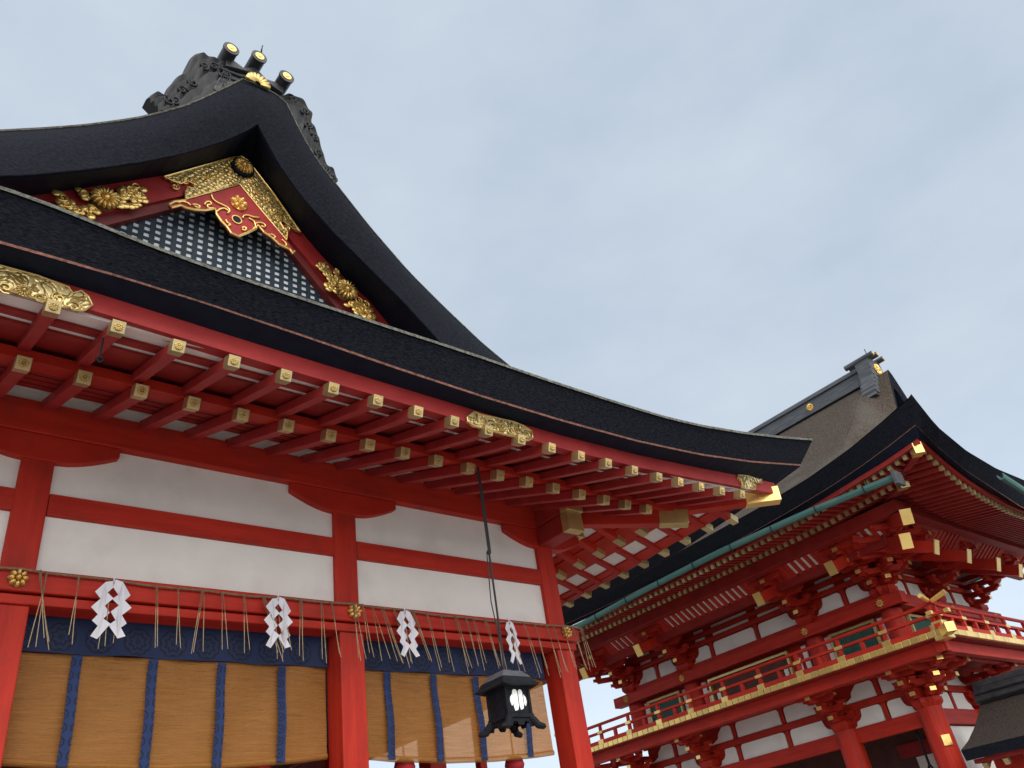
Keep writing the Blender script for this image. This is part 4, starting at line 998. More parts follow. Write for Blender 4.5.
m_ = MB(); m_.hexa([(LX - .178, LY - .178, 3.601), (LX + .178, LY - .178, 3.601), (LX + .178, LY + .178, 3.601), (LX - .178, LY + .178, 3.601), (LX - .12, LY - .12, 3.672), (LX + .12, LY - .12, 3.672), (LX + .12, LY + .12, 3.672), (LX - .12, LY + .12, 3.672)]); m_.box(LX - .05, LX + .05, LY - .05, LY + .05, 3.672, 3.70); build('lantern_cap', m_, M['iron_skylit'], ln_, .008)
def windowpane(face):
    m_ = MB(); o_ = LY - b0 - .006
    def P_(u_, v_): return (LX + u_, o_, v_) if face == 0 else (LX - b0 - .006, LY + u_, v_)
    d_ = (0, .005, 0) if face == 0 else (.005, 0, 0)
    for uc, w_, z0, z1 in ((-.034, .031, 3.285, 3.485), (.034, .026, 3.295, 3.485)):
        pts = [P_(uc - w_ * .6, z0), P_(uc + w_ * .6, z0 + .01), P_(uc + w_, z0 + .045)] + [P_(uc + w_ * math.cos(k * PI / 8), z1 - w_ + w_ * math.sin(k * PI / 8)) for k in range(9)] + [P_(uc - w_, z0 + .045)]
        m_.prism(pts, d_)
    for sg in (-1, 1):
        pts = [P_(sg * .071, 3.44), P_(sg * .097, 3.41), P_(sg * .101, 3.37), P_(sg * .086, 3.33), P_(sg * .071, 3.345), P_(sg * .068, 3.40)]
        m_.prism(pts, d_)
    build('paper_window', m_, M['lamp_paper'], ln_)
windowpane(0)
for a in (-1, 1):
    for b in (-1, 1):
        m_ = MB(); m_.tube([(LX + a * .13, LY + b * .13, 3.235), (LX + a * .155, LY + b * .15, 3.20), (LX + a * .19, LY + b * .172, 3.15), (LX + a * .245, LY + b * .18, 3.14), (LX + a * .26, LY + b * .193, 3.146)], [.036, .036, .034, .028, .016], 8)
        build('leg', m_, M['iron'], ln_)
m_ = MB(); m_.tube([(LX, LY, 3.69), (LX + .004, LY, 4.4), (LX, LY, 4.94), (LX - .004, LY, 5.6), (LX - .004, LY, 5.98)], .011, 8); m_.tube([(LX + .014, LY - .01, 4.95), (LX + .02, LY, 5.5), (LX + .01, LY, 5.98)], .008, 6)
m_.tube([(LX, LY, 3.9), (LX - .06, LY, 4.4), (LX - .03, LY, 4.95)], .006, 6); m_.ball((LX, LY, 4.95), .024, .024, .035)
build('hanging_cord', m_, M['cord'], ln_)
ln_.location = (LX + .015, LY, 3.1 - .035)

# ================================================================== SHRINE GATE (two-storey, right)
GX, GY = 20.0, 9.2
gate = thing('shrine_gate', 'two-storey vermilion shrine gate with gilded balcony and brown bark roof', 'shrine gate', (GX + 2.5, GY + 4.3, 0))
FR = lambda u, n, z: (GX - n, GY + u, z)              # rear face: u runs away from the camera, n outwards
FS = lambda u, n, z: (GX + u, GY - n, z)              # end face on the right
UR = [0.0, 2.15, 6.35, 8.6]; US = [0.0, 2.5, 5.0]
LR, LS = 8.6, 5.0
def mapd(mb, F):
    mb.v = [F(*v) for v in mb.v]; return mb
def gb_(name, mb, F, m, par=None, bevel=0.0, smooth=False):
    return build(name, mapd(mb, F), m, par or gate, bevel, smooth)

# stone base, columns
m_ = MB(); m_.box(GX - 1.2, GX + 6.2, GY - 1.2, GY + LR + 1.2, 0, .5); build('stone_base', m_, M['stone'], gate, .03)
def cyl(mb, x, y, z0, z1, r0, r1=None): mb.tube([(x, y, z0), (x, y, (z0 + z1) / 2), (x, y, z1)], [r0, r0, r1 or r0], 24); return mb
cols = [(GX, GY + u) for u in UR] + [(GX + 2.5, GY), (GX + 5, GY), (GX + 2.5, GY + LR), (GX + 5, GY + LR), (GX + 5, GY + 2.15), (GX + 5, GY + 6.35)]
for (x, y) in cols:
    build('column', cyl(MB(), x, y, .5, 4.275, .285, .275), M['red_v'], gate, 0, False)
    build('upper_column', cyl(MB(), x, y, 5.4, 6.86, .25), M['red_v'], gate)
# inside of the lower storey
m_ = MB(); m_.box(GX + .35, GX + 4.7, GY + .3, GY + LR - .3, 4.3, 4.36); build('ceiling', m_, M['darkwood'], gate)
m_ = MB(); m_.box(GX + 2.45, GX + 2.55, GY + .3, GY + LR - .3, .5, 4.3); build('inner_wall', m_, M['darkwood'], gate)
m_ = MB(); m_.box(GX + 2.40, GX + 2.447, GY + .45, GY + 1.9, 2.6, 3.6); build('plaster_panel', m_, M['plaster'], gate)
m_ = MB(); m_.box(GX + 2.38, GX + 2.447, GY + .3, GY + 2.3, 3.62, 3.95); build('inner_rail', m_, M['red_old'], gate)
# core walls
m_ = MB(); m_.box(GX + .02, GX + 4.98, GY + .02, GY + LR - .02, 4.28, 5.3); build('lower_wall', m_, M['red'], gate)
m_ = MB(); m_.box(GX + .02, GX + 4.98, GY + .02, GY + LR - .02, 5.3, 8.6); build('upper_wall', m_, M['red'], gate)
m_ = MB(); m_.box(-.0, 2.5, -.1, -.02, .5, 3.9); gb_('end_wall', m_, FS, M['plaster'])

def beams(F, U, L_):
    for a, b in zip(U, U[1:]):
        m_ = MB(); m_.box(a + .2, b - .2, -.1, .08, 3.93, 4.262); gb_('tie_beam', m_, F, M['red_y' if F is FR else 'red_h'], None, .012)
    m_ = MB(); m_.box(-.55 if F is FR else -.3, L_ + .55, .10, .40, 6.52, 6.80); gb_('upper_tie_beam', m_, F, M['red_y' if F is FR else 'red_h'], None, .012)
    for u in U:
        m_ = MB(); 
        c = Vector(F(u, .405, 6.66)); n = Vector(F(0, 1, 0)) - Vector(F(0, 0, 0)); chrysanthemum(m_, c, .10, n, .05, 8, 0, 1)
        build('brass_rosette', m_, [M['gold_yellow'], M['gold_dark']], gate)
        m_ = MB(); m_.box(u - .11, u + .11, .28, .30, 3.45, 3.68)
    m_ = MB(); m_.box(-.05, L_ + .05, .0, .06, 4.66, 4.81); m_.box(-.05, L_ + .05, .0, .09, 5.2, 5.3); gb_('wall_rail', m_, F, M['red'], None, .01)
    m_ = MB(); m_.box(-.05, L_ + .05, .0, .12, 7.40, 7.52); gb_('wall_rail', m_, F, M['red'], None, .01)
    m_ = MB(); m_.box(-.05, L_ + .05, .0, .12, 7.62, 7.74); gb_('wall_rail', m_, F, M['red'], None, .01)
    m_ = MB(); m_.box(-.05, L_ + .05, .0, .14, 6.80, 6.98); gb_('wall_rail', m_, F, M['red'], None, .01)
beams(FR, UR, LR); beams(FS, US, LS)

def round_corner(u, z, r, du, n=4):
    # top corner of a plaster panel, rounded; du = +1 if the panel lies to the left (corner on its right)
    return [(u - du * r + du * r * math.sin(k * PI / 2 / n), z - r + r * math.cos(k * PI / 2 / n)) for k in range(n + 1)]
def wall_panel(F, ua, ub, ka, kb, zb, zt, big):
    """white panel between supports; ka/kb 'c' beside a column's bracket, 'p' beside a short post"""
    h = zt - zb; pts = []
    if ka == 'c':
        s = [(.23, 0), (.33, .05), (.36, .13), (.46, .17), (.52, .24), (.55, h)] if big else [(.12, 0), (.30, .06), (.42, .12), (.45, h * .6), (.62, h)]
        left = [(ua + a, zb + b) for a, b in s]
    else: left = [(ua + .085, zb)] + list(reversed([(ua + .085 + .09 - .09 * math.sin(k * PI / 8), zt - .09 + .09 * math.cos(k * PI / 8)) for k in range(5)]))
    if kb == 'c':
        s = [(.23, 0), (.33, .05), (.36, .13), (.46, .17), (.52, .24), (.55, h)] if big else [(.12, 0), (.30, .06), (.42, .12), (.45, h * .6), (.62, h)]
        right = [(ub - a, zb + b) for a, b in reversed(s)]
    else: right = [(ub - .085 - .09 + .09 * math.sin(k * PI / 8), zt - .09 + .09 * math.cos(k * PI / 8)) for k in range(5)] + [(ub - .085, zb)]
    pts = left + right
    m_ = MB(); m_.prism([(u, .0, z) for u, z in pts], (0, .03, 0)); gb_('plaster_panel', m_, F, M['plaster'])
def bays(F, U, posts):
    for (a, b), ps in zip(zip(U, U[1:]), posts):
        xs_ = [(a, 'c')] + [(q, 'p') for q in ps] + [(b, 'c')]
        for (p0, k0), (p1, k1) in zip(xs_, xs_[1:]):
            wall_panel(F, p0, p1, k0, k1, 4.26, 4.645, True); wall_panel(F, p0, p1, k0, k1, 4.825, 5.195, False)
            wall_panel(F, p0, p1, k0, k1, 6.99, 7.37, True)
            for zz in (7.535, 7.76):
                e0 = .5 if k0 == 'c' else .16; e1 = .5 if k1 == 'c' else .16
                m_ = MB(); m_.box(p0 + e0, p1 - e1, 0, .025, zz, zz + .075); gb_('plaster_slit', m_, F, M['plaster'])
        for q in ps:
            for (za, zb_) in ((4.262, 4.64), (4.83, 5.2), (6.98, 7.42)):
                m_ = MB(); m_.box(q - .055, q + .055, 0, .055, za, zb_); gb_('short_post', m_, F, M['red'], None, .008)
bays(FR, UR, [[1.0], [3.76, 5.35], [7.5]]); bays(FS, US, [[1.25], [3.75]])

# bracket complexes -------------------------------------------------------
def boat_arm(mb, c, hl, h, w_, along):
    # arm with rounded under-ends; along 'u' or 'n'
    pts = [(-hl, h / 2), (-hl, 0)] + [(-hl + .12 * math.sin(k * PI / 8), -h / 2 * (1 - math.cos(k * PI / 8))) for k in range(1, 5)]
    pts += [(-a, b) for a, b in reversed(pts)]
    if along == 'u': mb.prism([(c[0] + a, c[1] - w_ / 2, c[2] + b) for a, b in pts], (0, w_, 0))
    else: mb.prism([(c[0] - w_ / 2, c[1] + a, c[2] + b) for a, b in pts], (w_, 0, 0))
def bracket(F, u, z0, z1, out, tiers, parent=None, arm=.11, side=True):
    wood = MB(); golds = []; dz = (z1 - z0 - .2) / tiers; dn = out / tiers
    wood.frustum((u, .05, z0), .34, .46, .2)
    for i in range(tiers):
        z = z0 + .2 + dz * (i + .35); no = dn * (i + 1)
        boat_arm(wood, (u, (no - .0) / 2, z), no / 2 + .16, dz * .62, .13, 'n')
        golds.append(MB().box(u - .068, u + .068, no + .16, no + .172, z - .02, z + dz * .30))
        boat_arm(wood, (u, dn * i + .02, z + .004), .36 + arm * i, dz * .6, .12, 'u')
        for k in (-1, 0, 1):
            wood.frustum((u + k * (.29 + (arm - .01) * i), dn * i + .02, z + dz * .3), .13, .18, dz * .36)
        wood.frustum((u, no, z + dz * .305), .14, .19, dz * .36)
        if side and i > 0:
            for k in (-1, 1): golds.append(MB().box(u + k * (.36 + arm * i) - .006, u + k * (.36 + arm * i) + .006, dn * i - .035, dn * i + .075, z + .02, z + dz * .28))
    boat_arm(wood, (u, out, z1 - .06), .50, .14, .13, 'u')
    o = gb_('bracket_set', wood, F, M['red'], parent, .008); [gb_('brass_end', q, F, M['gold_yellow'], o) for q in golds]
    return o
for u in UR: bracket(FR, u, 4.27, 5.12, 1.1, 3, None, .04)
for u in US: bracket(FS, u, 4.272, 5.122, 1.1, 3, None, .04)
FD = lambda u, n, z: (GX - n * .7071 - u * .7071, GY - n * .7071 + u * .7071, z)
bracket(FD, 0, 4.274, 5.118, 1.5, 3, None, .04)
for u in UR: bracket(FR, u, 6.86, 7.98, 1.45, 4, None, .10, False)
for u in US: bracket(FS, u, 6.862, 7.982, 1.45, 4, None, .10, False)
bracket(FD, 0, 6.864, 7.97, 2.0, 4, None, .15, False)
# tail rafters with gilt ends
def tail(F, u, n1, z1, n0, z0, wd=.17, hh=.26):
    m_ = MB(); m_.beam((u, n1, z1), (u, n0, z0), wd, hh); o = gb_('tail_rafter', m_, F, M['red'], None, .01)
    d = (Vector((u, n1, z1)) - Vector((u, n0, z0))).normalized(); g_ = MB(); p1 = Vector((u, n1, z1)); g_.beam(p1 + d * .012, p1 - d * .012, wd + .05, hh + .06)
    gb_('gilt_end', g_, F, M['gold_yellow'], o)
for u in UR[1:]: tail(FR, u, 2.0, 7.36, .3, 8.0)
tail(FR, .05, 2.0, 7.36, .3, 8.0)
for u in (-1.0, .6, 2.2, 3.5): tail(FS, u, 2.0, 7.2, .3, 7.9)
tail(FD, 0, 2.95, 7.72, .5, 8.4, .2, .28); tail(FD, 0, 2.42, 7.36, .5, 8.0, .2, .28)
FD2 = lambda u, n, z: (GX - n * .7071 + u * .7071, GY + LR + n * .7071 + u * .7071, z)
bracket(FD2, 0, 6.864, 7.97, 2.0, 4, None, .15, False); bracket(FD2, 0, 4.274, 5.118, 1.5, 3, None, .04)
tail(FD2, 0, 2.95, 7.72, .5, 8.4, .2, .28); tail(FD2, 0, 2.42, 7.36, .5, 8.0, .2, .28)

# coved ribs, purlins
def eave_timber(F, L_):
    m_ = MB(); m_.box(-1.9, L_ + 1.9, 1.68, 1.92, 7.98, 8.26); gb_('purlin', m_, F, M['red_old'], None, .012)
    m_ = MB(); m_.box(-1.25, L_ + 1.25, 1.02, 1.2, 7.60, 7.86); gb_('inner_purlin', m_, F, M['red_old'], None, .012)
    pass
    m_ = MB(); m_.hexa([(-1.2, 1.16, 7.80), (L_ + 1.2, 1.16, 7.80), (L_ + 1.2, 1.70, 8.2), (-1.2, 1.70, 8.2), (-1.2, 1.13, 7.84), (L_ + 1.2, 1.13, 7.84), (L_ + 1.2, 1.67, 8.24), (-1.2, 1.67, 8.24)])
    cb = gb_('cove_board', m_, F, M['white_board'])
    u = -1.15; r_ = MB(); 
    cols_ = UR if F is FR else US
    while u < L_ + 1.15:
        solid = min(abs(u - c) for c in cols_) < .55
        wd = .14 if solid else .052
        r_.hexa([(u - wd, 1.19, 7.77), (u + wd, 1.19, 7.77), (u + wd, 1.73, 8.17), (u - wd, 1.73, 8.17), (u - wd, 1.155, 7.805), (u + wd, 1.155, 7.805), (u + wd, 1.695, 8.205), (u - wd, 1.695, 8.205)])
        u += .20
    gb_('cove_ribs', r_, F, M['red'], cb)
    m_ = MB(); m_.box(-1.0, L_ + 1.0, .6, 1.02, 7.86, 7.9); gb_('soffit_board', m_, F, M['red_old'])
eave_timber(FR, LR); eave_timber(FS, LS)

# balcony ------------------------------------------------------------------
def balcony(F, L_, lo, hi):
    m_ = MB(); m_.box(-1.7, L_ + 1.7, -.05, 1.7, 5.27, 5.42) if F is FR else m_.box(.02, L_ + 1.7, .0, 1.7, 5.272, 5.418)
    gb_('balcony_floor', m_, F, M['red_old'])
    m_ = MB(); m_.box(-1.55, L_ + 1.55, 1.32, 1.50, 5.02, 5.268); gb_('balcony_beam', m_, F, M['red_y' if F is FR else 'red_h'], None, .012)
    m_ = MB(); m_.box(-1.15, L_ + 1.15, 1.0, 1.14, 5.06, 5.262); gb_('balcony_beam', m_, F, M['red_y' if F is FR else 'red_h'], None, .012)
    rl = MB(); rl.box(-1.78, L_ + 1.75, 1.58, 1.72, 5.425, 5.53); rlo = gb_('base_rail', rl, F, M['red'], None, .008)
    def curve_(z, n, r, up):
        pts = []
        for i in range(41):
            u = -2.0 + (L_ + 4.0) * i / 40
            e = max(0, max(-1.2 - u, u - L_ - 1.2)); pts.append((u, n, z + up * (e / .8) ** 2))
        t_ = MB(); t_.tube(pts, r, 10); return t_, pts
    t_, pts = curve_(5.955, 1.65, .042, .14); tr = gb_('top_rail', t_, F, M['red'], None, 0, True)
    for e in ((pts[0], pts[1]), (pts[-1], pts[-2])):
        g_ = MB(); d = (Vector(e[0]) - Vector(e[1])).normalized(); g_.tube([Vector(e[0]) + d * .03, Vector(e[1])], .052, 10)
        gb_('gilt_tip', g_, F, M['gold_yellow'], tr)
    m_ = MB(); m_.box(-1.95, L_ + 1.95, 1.60, 1.70, 5.705, 5.765); mr_ = gb_('middle_rail', m_, F, M['red'], None, .006)
    for e in (-1.96, L_ + 1.86):
        g_ = MB(); g_.box(e, e + .1, 1.592, 1.708, 5.697, 5.773); gb_('gilt_tip', g_, F, M['gold_yellow'], mr_)
    k = 0; u = -.42 - 1.14
    while u < L_ + 1.7:
        if lo - .3 < u < hi + .3:
            m_ = MB(); m_.box(u - .045, u + .045, 1.61, 1.69, 5.53, 5.705); m_.box(u - .04, u + .04, 1.615, 1.685, 5.765, 5.92)
            po = gb_('rail_post', m_, F, M['red'], None, .006)
            g_ = MB(); g_.box(u - .10, u + .10, 1.588, 1.712, 5.70, 5.772); gb_('gilt_fitting', g_, F, M['gold_yellow'], po, .004)
            g_ = MB(); g_.box(u - .10, u + .10, 1.572, 1.728, 5.425, 5.545); gb_('gilt_foot', g_, F, M['gold_yellow'], po, .004)
            m_ = MB(); m_.box(u + .57 - .045, u + .57 + .045, 1.61, 1.69, 5.53, 5.705); gb_('rail_baluster', m_, F, M['red'], None, .006)
        u += 1.14
    u = -1.66; first = None
    while u < L_ + 1.7:
        if lo < u < hi:
            if first is None:
                m_ = MB(); m_.box(u - .088, u + .088, 1.62, 1.78, 5.29, 5.415); first = gb_('joist_end', m_, F, M['gold_yellow'], None, .008); fu = u
            else:
                d = Vector(F(u, 0, 0)) - Vector(F(fu, 0, 0)); copy_part(first, gate, d)
        u += .195
balcony(FR, LR, -1.7, 10.4); balcony(FS, LS, -1.7, 3.5)
m_ = MB(); m_.beam((GX - 1.55, GY - 1.55, 5.34), (GX - 1.98, GY - 1.98, 5.345), .2, .2); build('gilt_corner', m_, M['gold_yellow'], gate, .01)
m_ = MB(); m_.box(GX - 1.80, GX - 1.50, GY - 1.80, GY - 1.50, 5.20, 5.285); build('gilt_corner', m_, M['gold_yellow'], gate, .01)
m_ = MB(); m_.box(GX - 1.77, GX - 1.53, GY - 1.77, GY - 1.53, 5.42, 5.58); build('gilt_corner', m_, M['gold_yellow'], gate, .01)

# windows, doors of the upper storey ---------------------------------------
def window(F, a, b, door=False):
    z0, z1 = 5.50, 6.46
    fr = MB(); w_ = .07
    fr.box(a, b, .02, .13, z1 - w_, z1); fr.box(a, b, .02, .13, z0, z0 + w_); fr.box(a, a + w_, .02, .13, z0 + w_, z1 - w_); fr.box(b - w_, b, .02, .13, z0 + w_, z1 - w_)
    o = gb_('door' if door else 'window', fr, F, M['gold_dull' if not door else 'gold'], None, .006)
    if door:
        m_ = MB(); m_.box(a + w_, b - w_, .02, .04, z0 + w_, z1 - w_); gb_('door_panel', m_, F, M['darkwood'], o)
        for e in (a + .22, b - .22):
            m_ = MB(); m_.box(e - .06, e + .06, .04, .06, z0 + .1, z1 - .35); gb_('side_panel', m_, F, M['plaster'], o)
    else:
        m_ = MB(); m_.box(a + w_, b - w_, .02, .03, z0 + w_, z1 - w_); gb_('backing', m_, F, M['iron'], o)
        m_ = MB(); u = a + w_ + .03
        while u < b - w_:
            m_.box(u - .022, u + .022, .04, .085, z0 + w_, z1 - w_); u += .058
        m_.box(a + w_, b - w_, .045, .08, 5.98, 6.02); gb_('green_bars', m_, F, M['greenbar'], o)
window(FR, .45, 1.73); window(FR, 6.80, 8.08); window(FR, 3.0, 5.72, True); window(FS, .55, 1.95)
for u in (.335, 1.83, 2.55, 5.95, 6.69, 8.2):
    m_ = MB(); m_.box(u - .07, u + .07, .0, .03, 5.45, 6.45); gb_('plaster_strip', m_, FR, M['plaster'])
for u in (2.78, 5.83):
    m_ = MB(); m_.box(u - .05, u + .05, .0, .03, 5.45, 6.2); gb_('plaster_strip', m_, FR, M['plaster'])
m_ = MB(); m_.box(.30, .5, .0, .03, 5.45, 6.45); gb_('plaster_strip', m_, FS, M['plaster'])
m_ = MB(); m_.beam((GX - .19, GY - .19, 3.55), (GX - .212, GY - .212, 3.55), .19, .22); build('brass_plate', m_, M['gold_yellow'], gate, .004)

# eave rafters ---------------------------------------------------------------
ZJ_R = [(-2.6, 8.36), (-2.1, 8.31), (-1.35, 8.24), (-.6, 8.18), (.3, 8.155), (2, 8.15), (4.3, 8.15)]
ZH_R = [(-3.5, 8.50), (-2.6, 8.36), (-1.8, 8.28), (-.5, 8.15), (.8, 8.10), (2.5, 8.08), (4.3, 8.08)]
ZJ_S = [(-2.6, 8.40), (-2.1, 8.34), (-.95, 8.09), (.5, 8.01), (2.5, 8.00)]
ZH_S = [(-3.5, 8.50), (-3.04, 8.48), (-2.4, 8.18), (-1.75, 7.95), (-.94, 7.80), (.2, 7.70), (2.5, 7.70)]
def zsym(tab, u, L_): return interp(tab, u if u < L_ / 2 else L_ - u)[1]
def rafters(F, L_, nm, n_tip, n_in, slope, tab, sp, w_, lim, far_name):
    first = None; rest = MB(); nrest = 0
    u = -n_tip + .12
    while u < L_ + n_tip - .1:
        # a rafter beyond the wall corner starts at the hip line
        hip = max(0, max(-u, u - L_)); ni = max(n_in, hip - .05)
        zt = zsym(tab, u, L_)
        if lim[0] <= u <= lim[1]:
            m_ = MB(); m_.beam((u, n_tip, zt), (u, ni, zt + slope * (n_tip - ni)), w_, w_ * 1.15)
            m_.beam((u, n_tip + .014, zt - slope * .01), (u, n_tip - .07, zt + slope * .07), w_ + .012, w_ * 1.15 + .012, 1)
            gb_(nm, m_, F, [M['red_old'], M['gold_pale']])
        else:
            rest.beam((u, n_tip, zt), (u, ni, zt + slope * (n_tip - ni)), w_, w_ * 1.15)
            rest.beam((u, n_tip + .014, zt - slope * .01), (u, n_tip - .07, zt + slope * .07), w_ + .012, w_ * 1.15 + .012, 1); nrest += 1
        u += sp
    if nrest:
        o = gb_(far_name, rest, F, [M['red_old'], M['gold_pale']]); o['kind'] = 'stuff'
    # boarding over them and the bearer at the tips
    for (na, nb, dz, th, mm_) in ((n_tip - .02, n_in, w_ * .62, .03, 'red_old'),):
        m_ = MB(); n_ = 40
        for i in range(n_):
            v = []
            for zz in (dz, dz + th):
                for (nn, t) in ((na, i / n_), (na, (i + 1) / n_), (nb, (i + 1) / n_), (nb, i / n_)):
                    a = -nn + (L_ + 2 * nn) * t; ut = -n_tip + (L_ + 2 * n_tip) * t
                    v.append((a, nn, zsym(tab, ut, L_) + slope * (n_tip - nn) + zz))
            m_.hexa(v)
        gb_('eave_boarding', m_, F, M[mm_])
    m_ = MB()
    for i in range(40):
        v = []
        for zz in (w_ * .62, w_ * .62 + .10):
            for (nn, t) in ((n_tip + .10, i / 40), (n_tip + .10, (i + 1) / 40), (n_tip - .14, (i + 1) / 40), (n_tip - .14, i / 40)):
                a = -nn + (L_ + 2 * nn) * t; ut = -n_tip + (L_ + 2 * n_tip) * t
                v.append((a, nn, zsym(tab, ut, L_) + zz + .004))
        m_.hexa(v)
    gb_('eave_bearer', m_, F, M['red_old'])
rafters(FR, LR, 'rafter', 2.45, .2, .28, ZJ_R, .19, .085, (-2.4, 8.6), 'far_rafters')
rafters(FR, LR, 'flying_rafter', 3.35, 2.25, .16, ZH_R, .19, .075, (-3.3, 8.0), 'far_flying_rafters')
rafters(FS, LS, 'rafter', 2.45, .2, .28, ZJ_S, .19, .085, (-2.4, 3.8), 'far_rafters')
rafters(FS, LS, 'flying_rafter', 3.35, 2.25, .16, ZH_S, .19, .075, (-3.3, 3.6), 'far_flying_rafters')
for F_ in (FD, FD2):
    m_ = MB(); m_.beam((0, .3, 8.78), (0, 3.5, 8.30), .18, .24); o = gb_('hip_rafter', m_, F_, M['red_old'], None, .01)
    g_ = MB(); g_.beam((0, 3.30, 8.33), (0, 3.54, 8.294), .2, .26); gb_('gilt_end', g_, F_, M['gold_pale'], o, .006)
    m_ = MB(); m_.beam((0, 3.0, 8.52), (0, 4.74, 8.475), .17, .22); o = gb_('hip_rafter', m_, F_, M['red_old'], None, .01)
    g_ = MB(); g_.beam((0, 4.56, 8.48), (0, 4.80, 8.474), .19, .24); gb_('gilt_end', g_, F_, M['gold_yellow'], o, .006)

# bark roof ------------------------------------------------------------------
ET = smooth1([(y - GY, 3.88, z) for x, y, z in DATA['ret']], 1) + [(4.3, 3.88, 8.54)]
EB = [(-3.60, 3.60, 8.83), (-3.0, 3.60, 8.70), (-2.2, 3.60, 8.56), (-1.4, 3.60, 8.46), (-.3, 3.60, 8.37), (1.0, 3.60, 8.30), (2.6, 3.60, 8.27), (4.3, 3.60, 8.27)]
STc = [(x - GX, 3.88, z) for x, y, z in DATA['rrt']] + [(2.5, 3.88, 8.22)]; STc[0] = (-3.88, 3.88, ET[0][2])
SBc = [(x - GX, 3.60, z) for x, y, z in DATA['rrb']] + [(2.5, 3.60, 7.66)]; SBc[0] = (-3.60, 3.60, EB[0][2])
def eave_row(tab, n, L_, cnt=60):
    r = []
    for i in range(cnt + 1):
        u = -n + (L_ + 2 * n) * i / cnt; r.append((u, n, interp(tab, u if u < L_ / 2 else L_ - u)[2]))
    return r
RT, RB = eave_row(ET, 3.88, LR), eave_row(EB, 3.60, LR); QT, QB = eave_row(STc, 3.88, LS), eave_row(SBc, 3.60, LS)
KR = [(u * 3.47 / 3.6 if False else -3.47 + (LR + 6.94) * i / 60, 3.47, zsym(ZH_R, -3.35 + (LR + 6.7) * i / 60, LR) + .155) for i, (u, n, z) in enumerate(RB)]
KS = [(-3.47 + (LS + 6.94) * i / 60, 3.47, zsym(ZH_S, -3.35 + (LS + 6.7) * i / 60, LS) + .155) for i in range(61)]
RPROF = [(0, 0), (1, .47), (2, 1.05), (3, 1.75), (3.75, 2.40), (4.7, 3.28), (5.5, 4.08), (6.38, 4.85)]
rg = MB()
ds = [0, .2, .6, 1.1, 1.6, 2.1, 2.7, 3.2, 3.7, 4.3, 4.8, 5.2, 5.6, 6.0, 6.38]
rows = []
for d in ds:
    r = []; dd = min(d, 3.2)
    for i, (u, n, z) in enumerate(RT):
        un = -3.88 + dd + (LR + 7.76 - 2 * dd) * i / 60
        r.append(FR(un, n - d, 8.54 + (z - 8.54) * max(0, 1 - d / 3.2) ** 1.5 + interp(RPROF, d)[1] + .02))
    rows.append(r)
rg.loft(rows)
rg.loft([[(2 * (GX + 2.5) - a, b, c) for a, b, c in r] for r in rows])
rows = []
for d in [0, .2, .6, 1.1, 1.6, 2.1, 2.7, 3.2]:
    r = []
    for i, (u, n, z) in enumerate(QT):
        un = -3.88 + d + (LS + 7.76 - 2 * d) * i / 60
        k = max(0, 1 - d / 3.2) ** 1.5
        r.append(FS(un, n - d, 8.54 + (z - 8.54) * k + interp(RPROF, d)[1] * (1 if abs(u - 2.5) > 5 else .95) + .02))
    rows.append(r)
rg.loft(rows)
grf = build('roof', rg, M['thatch_top'], gate, smooth=True)
m_ = MB(); m_.loft([[FR(*q) for q in RB], [FR(*q) for q in RT]]); m_.loft([[FS(*q) for q in QB], [FS(*q) for q in QT]]); build('thatch_edge', m_, M['thatch'], grf)
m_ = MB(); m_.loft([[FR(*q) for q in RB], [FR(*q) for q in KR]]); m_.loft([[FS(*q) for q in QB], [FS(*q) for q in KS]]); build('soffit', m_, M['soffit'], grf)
m_ = MB()
for F_, B_ in ((FR, RB), (FS, QB)):
    m_.loft([[F_(u, n + .006, z - .002) for u, n, z in B_], [F_(u, n + .012, z + .028) for u, n, z in B_]])
build('thatch_underline', m_, M['copper'], grf)
# gable end: the bark curves down steeply to the verge
vx = [(0, 13.44), (.12, 13.30), (.35, 12.78), (.67, 11.95), (1.1, 11.35), (1.7, 10.75), (2.4, 10.2), (3.2, 9.75)]
RX = GX + 2.5
def verge(s): return [(RX + s * a, 7.72, b) for a, b in vx]
def mainp(s, y): return [(RX + s * a, y, 8.56 + interp(RPROF, 6.38 - a)[1] + .005) for a, b in vx]
m_ = MB()
for s in (-1, 1):
    v0, v1 = Vector, None
    A = verge(s); B = mainp(s, 8.6); rows = []
    for k in range(7):
        t = k / 6; e = math.sin(t * PI / 2)
        rows.append([(a[0], a[1] + (b_[1] - a[1]) * t, a[2] + (b_[2] - a[2]) * e) for a, b_ in zip(A, B)])
    m_.loft(rows)
build('verge_top', m_, M['thatch_top'], grf, smooth=True)
m_ = MB()
for s in (-1, 1):
    v0 = verge(s); m_.loft([v0, [(a, 7.78, c - .6) for a, b, c in v0]])
build('verge_edge', m_, M['thatch'], grf)
m_ = MB()
for s in (-1, 1):
    v0 = verge(s); m_.loft([[(a, 7.78, c - .6) for a, b, c in v0], [(a, 8.5, c - .6) for a, b, c in v0]])
m_.prism([(RX - 3.0, 8.5, 9.0), (RX + 3.0, 8.5, 9.0), (RX + 1.2, 8.5, 11.0), (RX, 8.5, 12.9), (RX - 1.2, 8.5, 11.0)], (0, .08, 0))
build('gable_wall', m_, M['soffit'], grf)
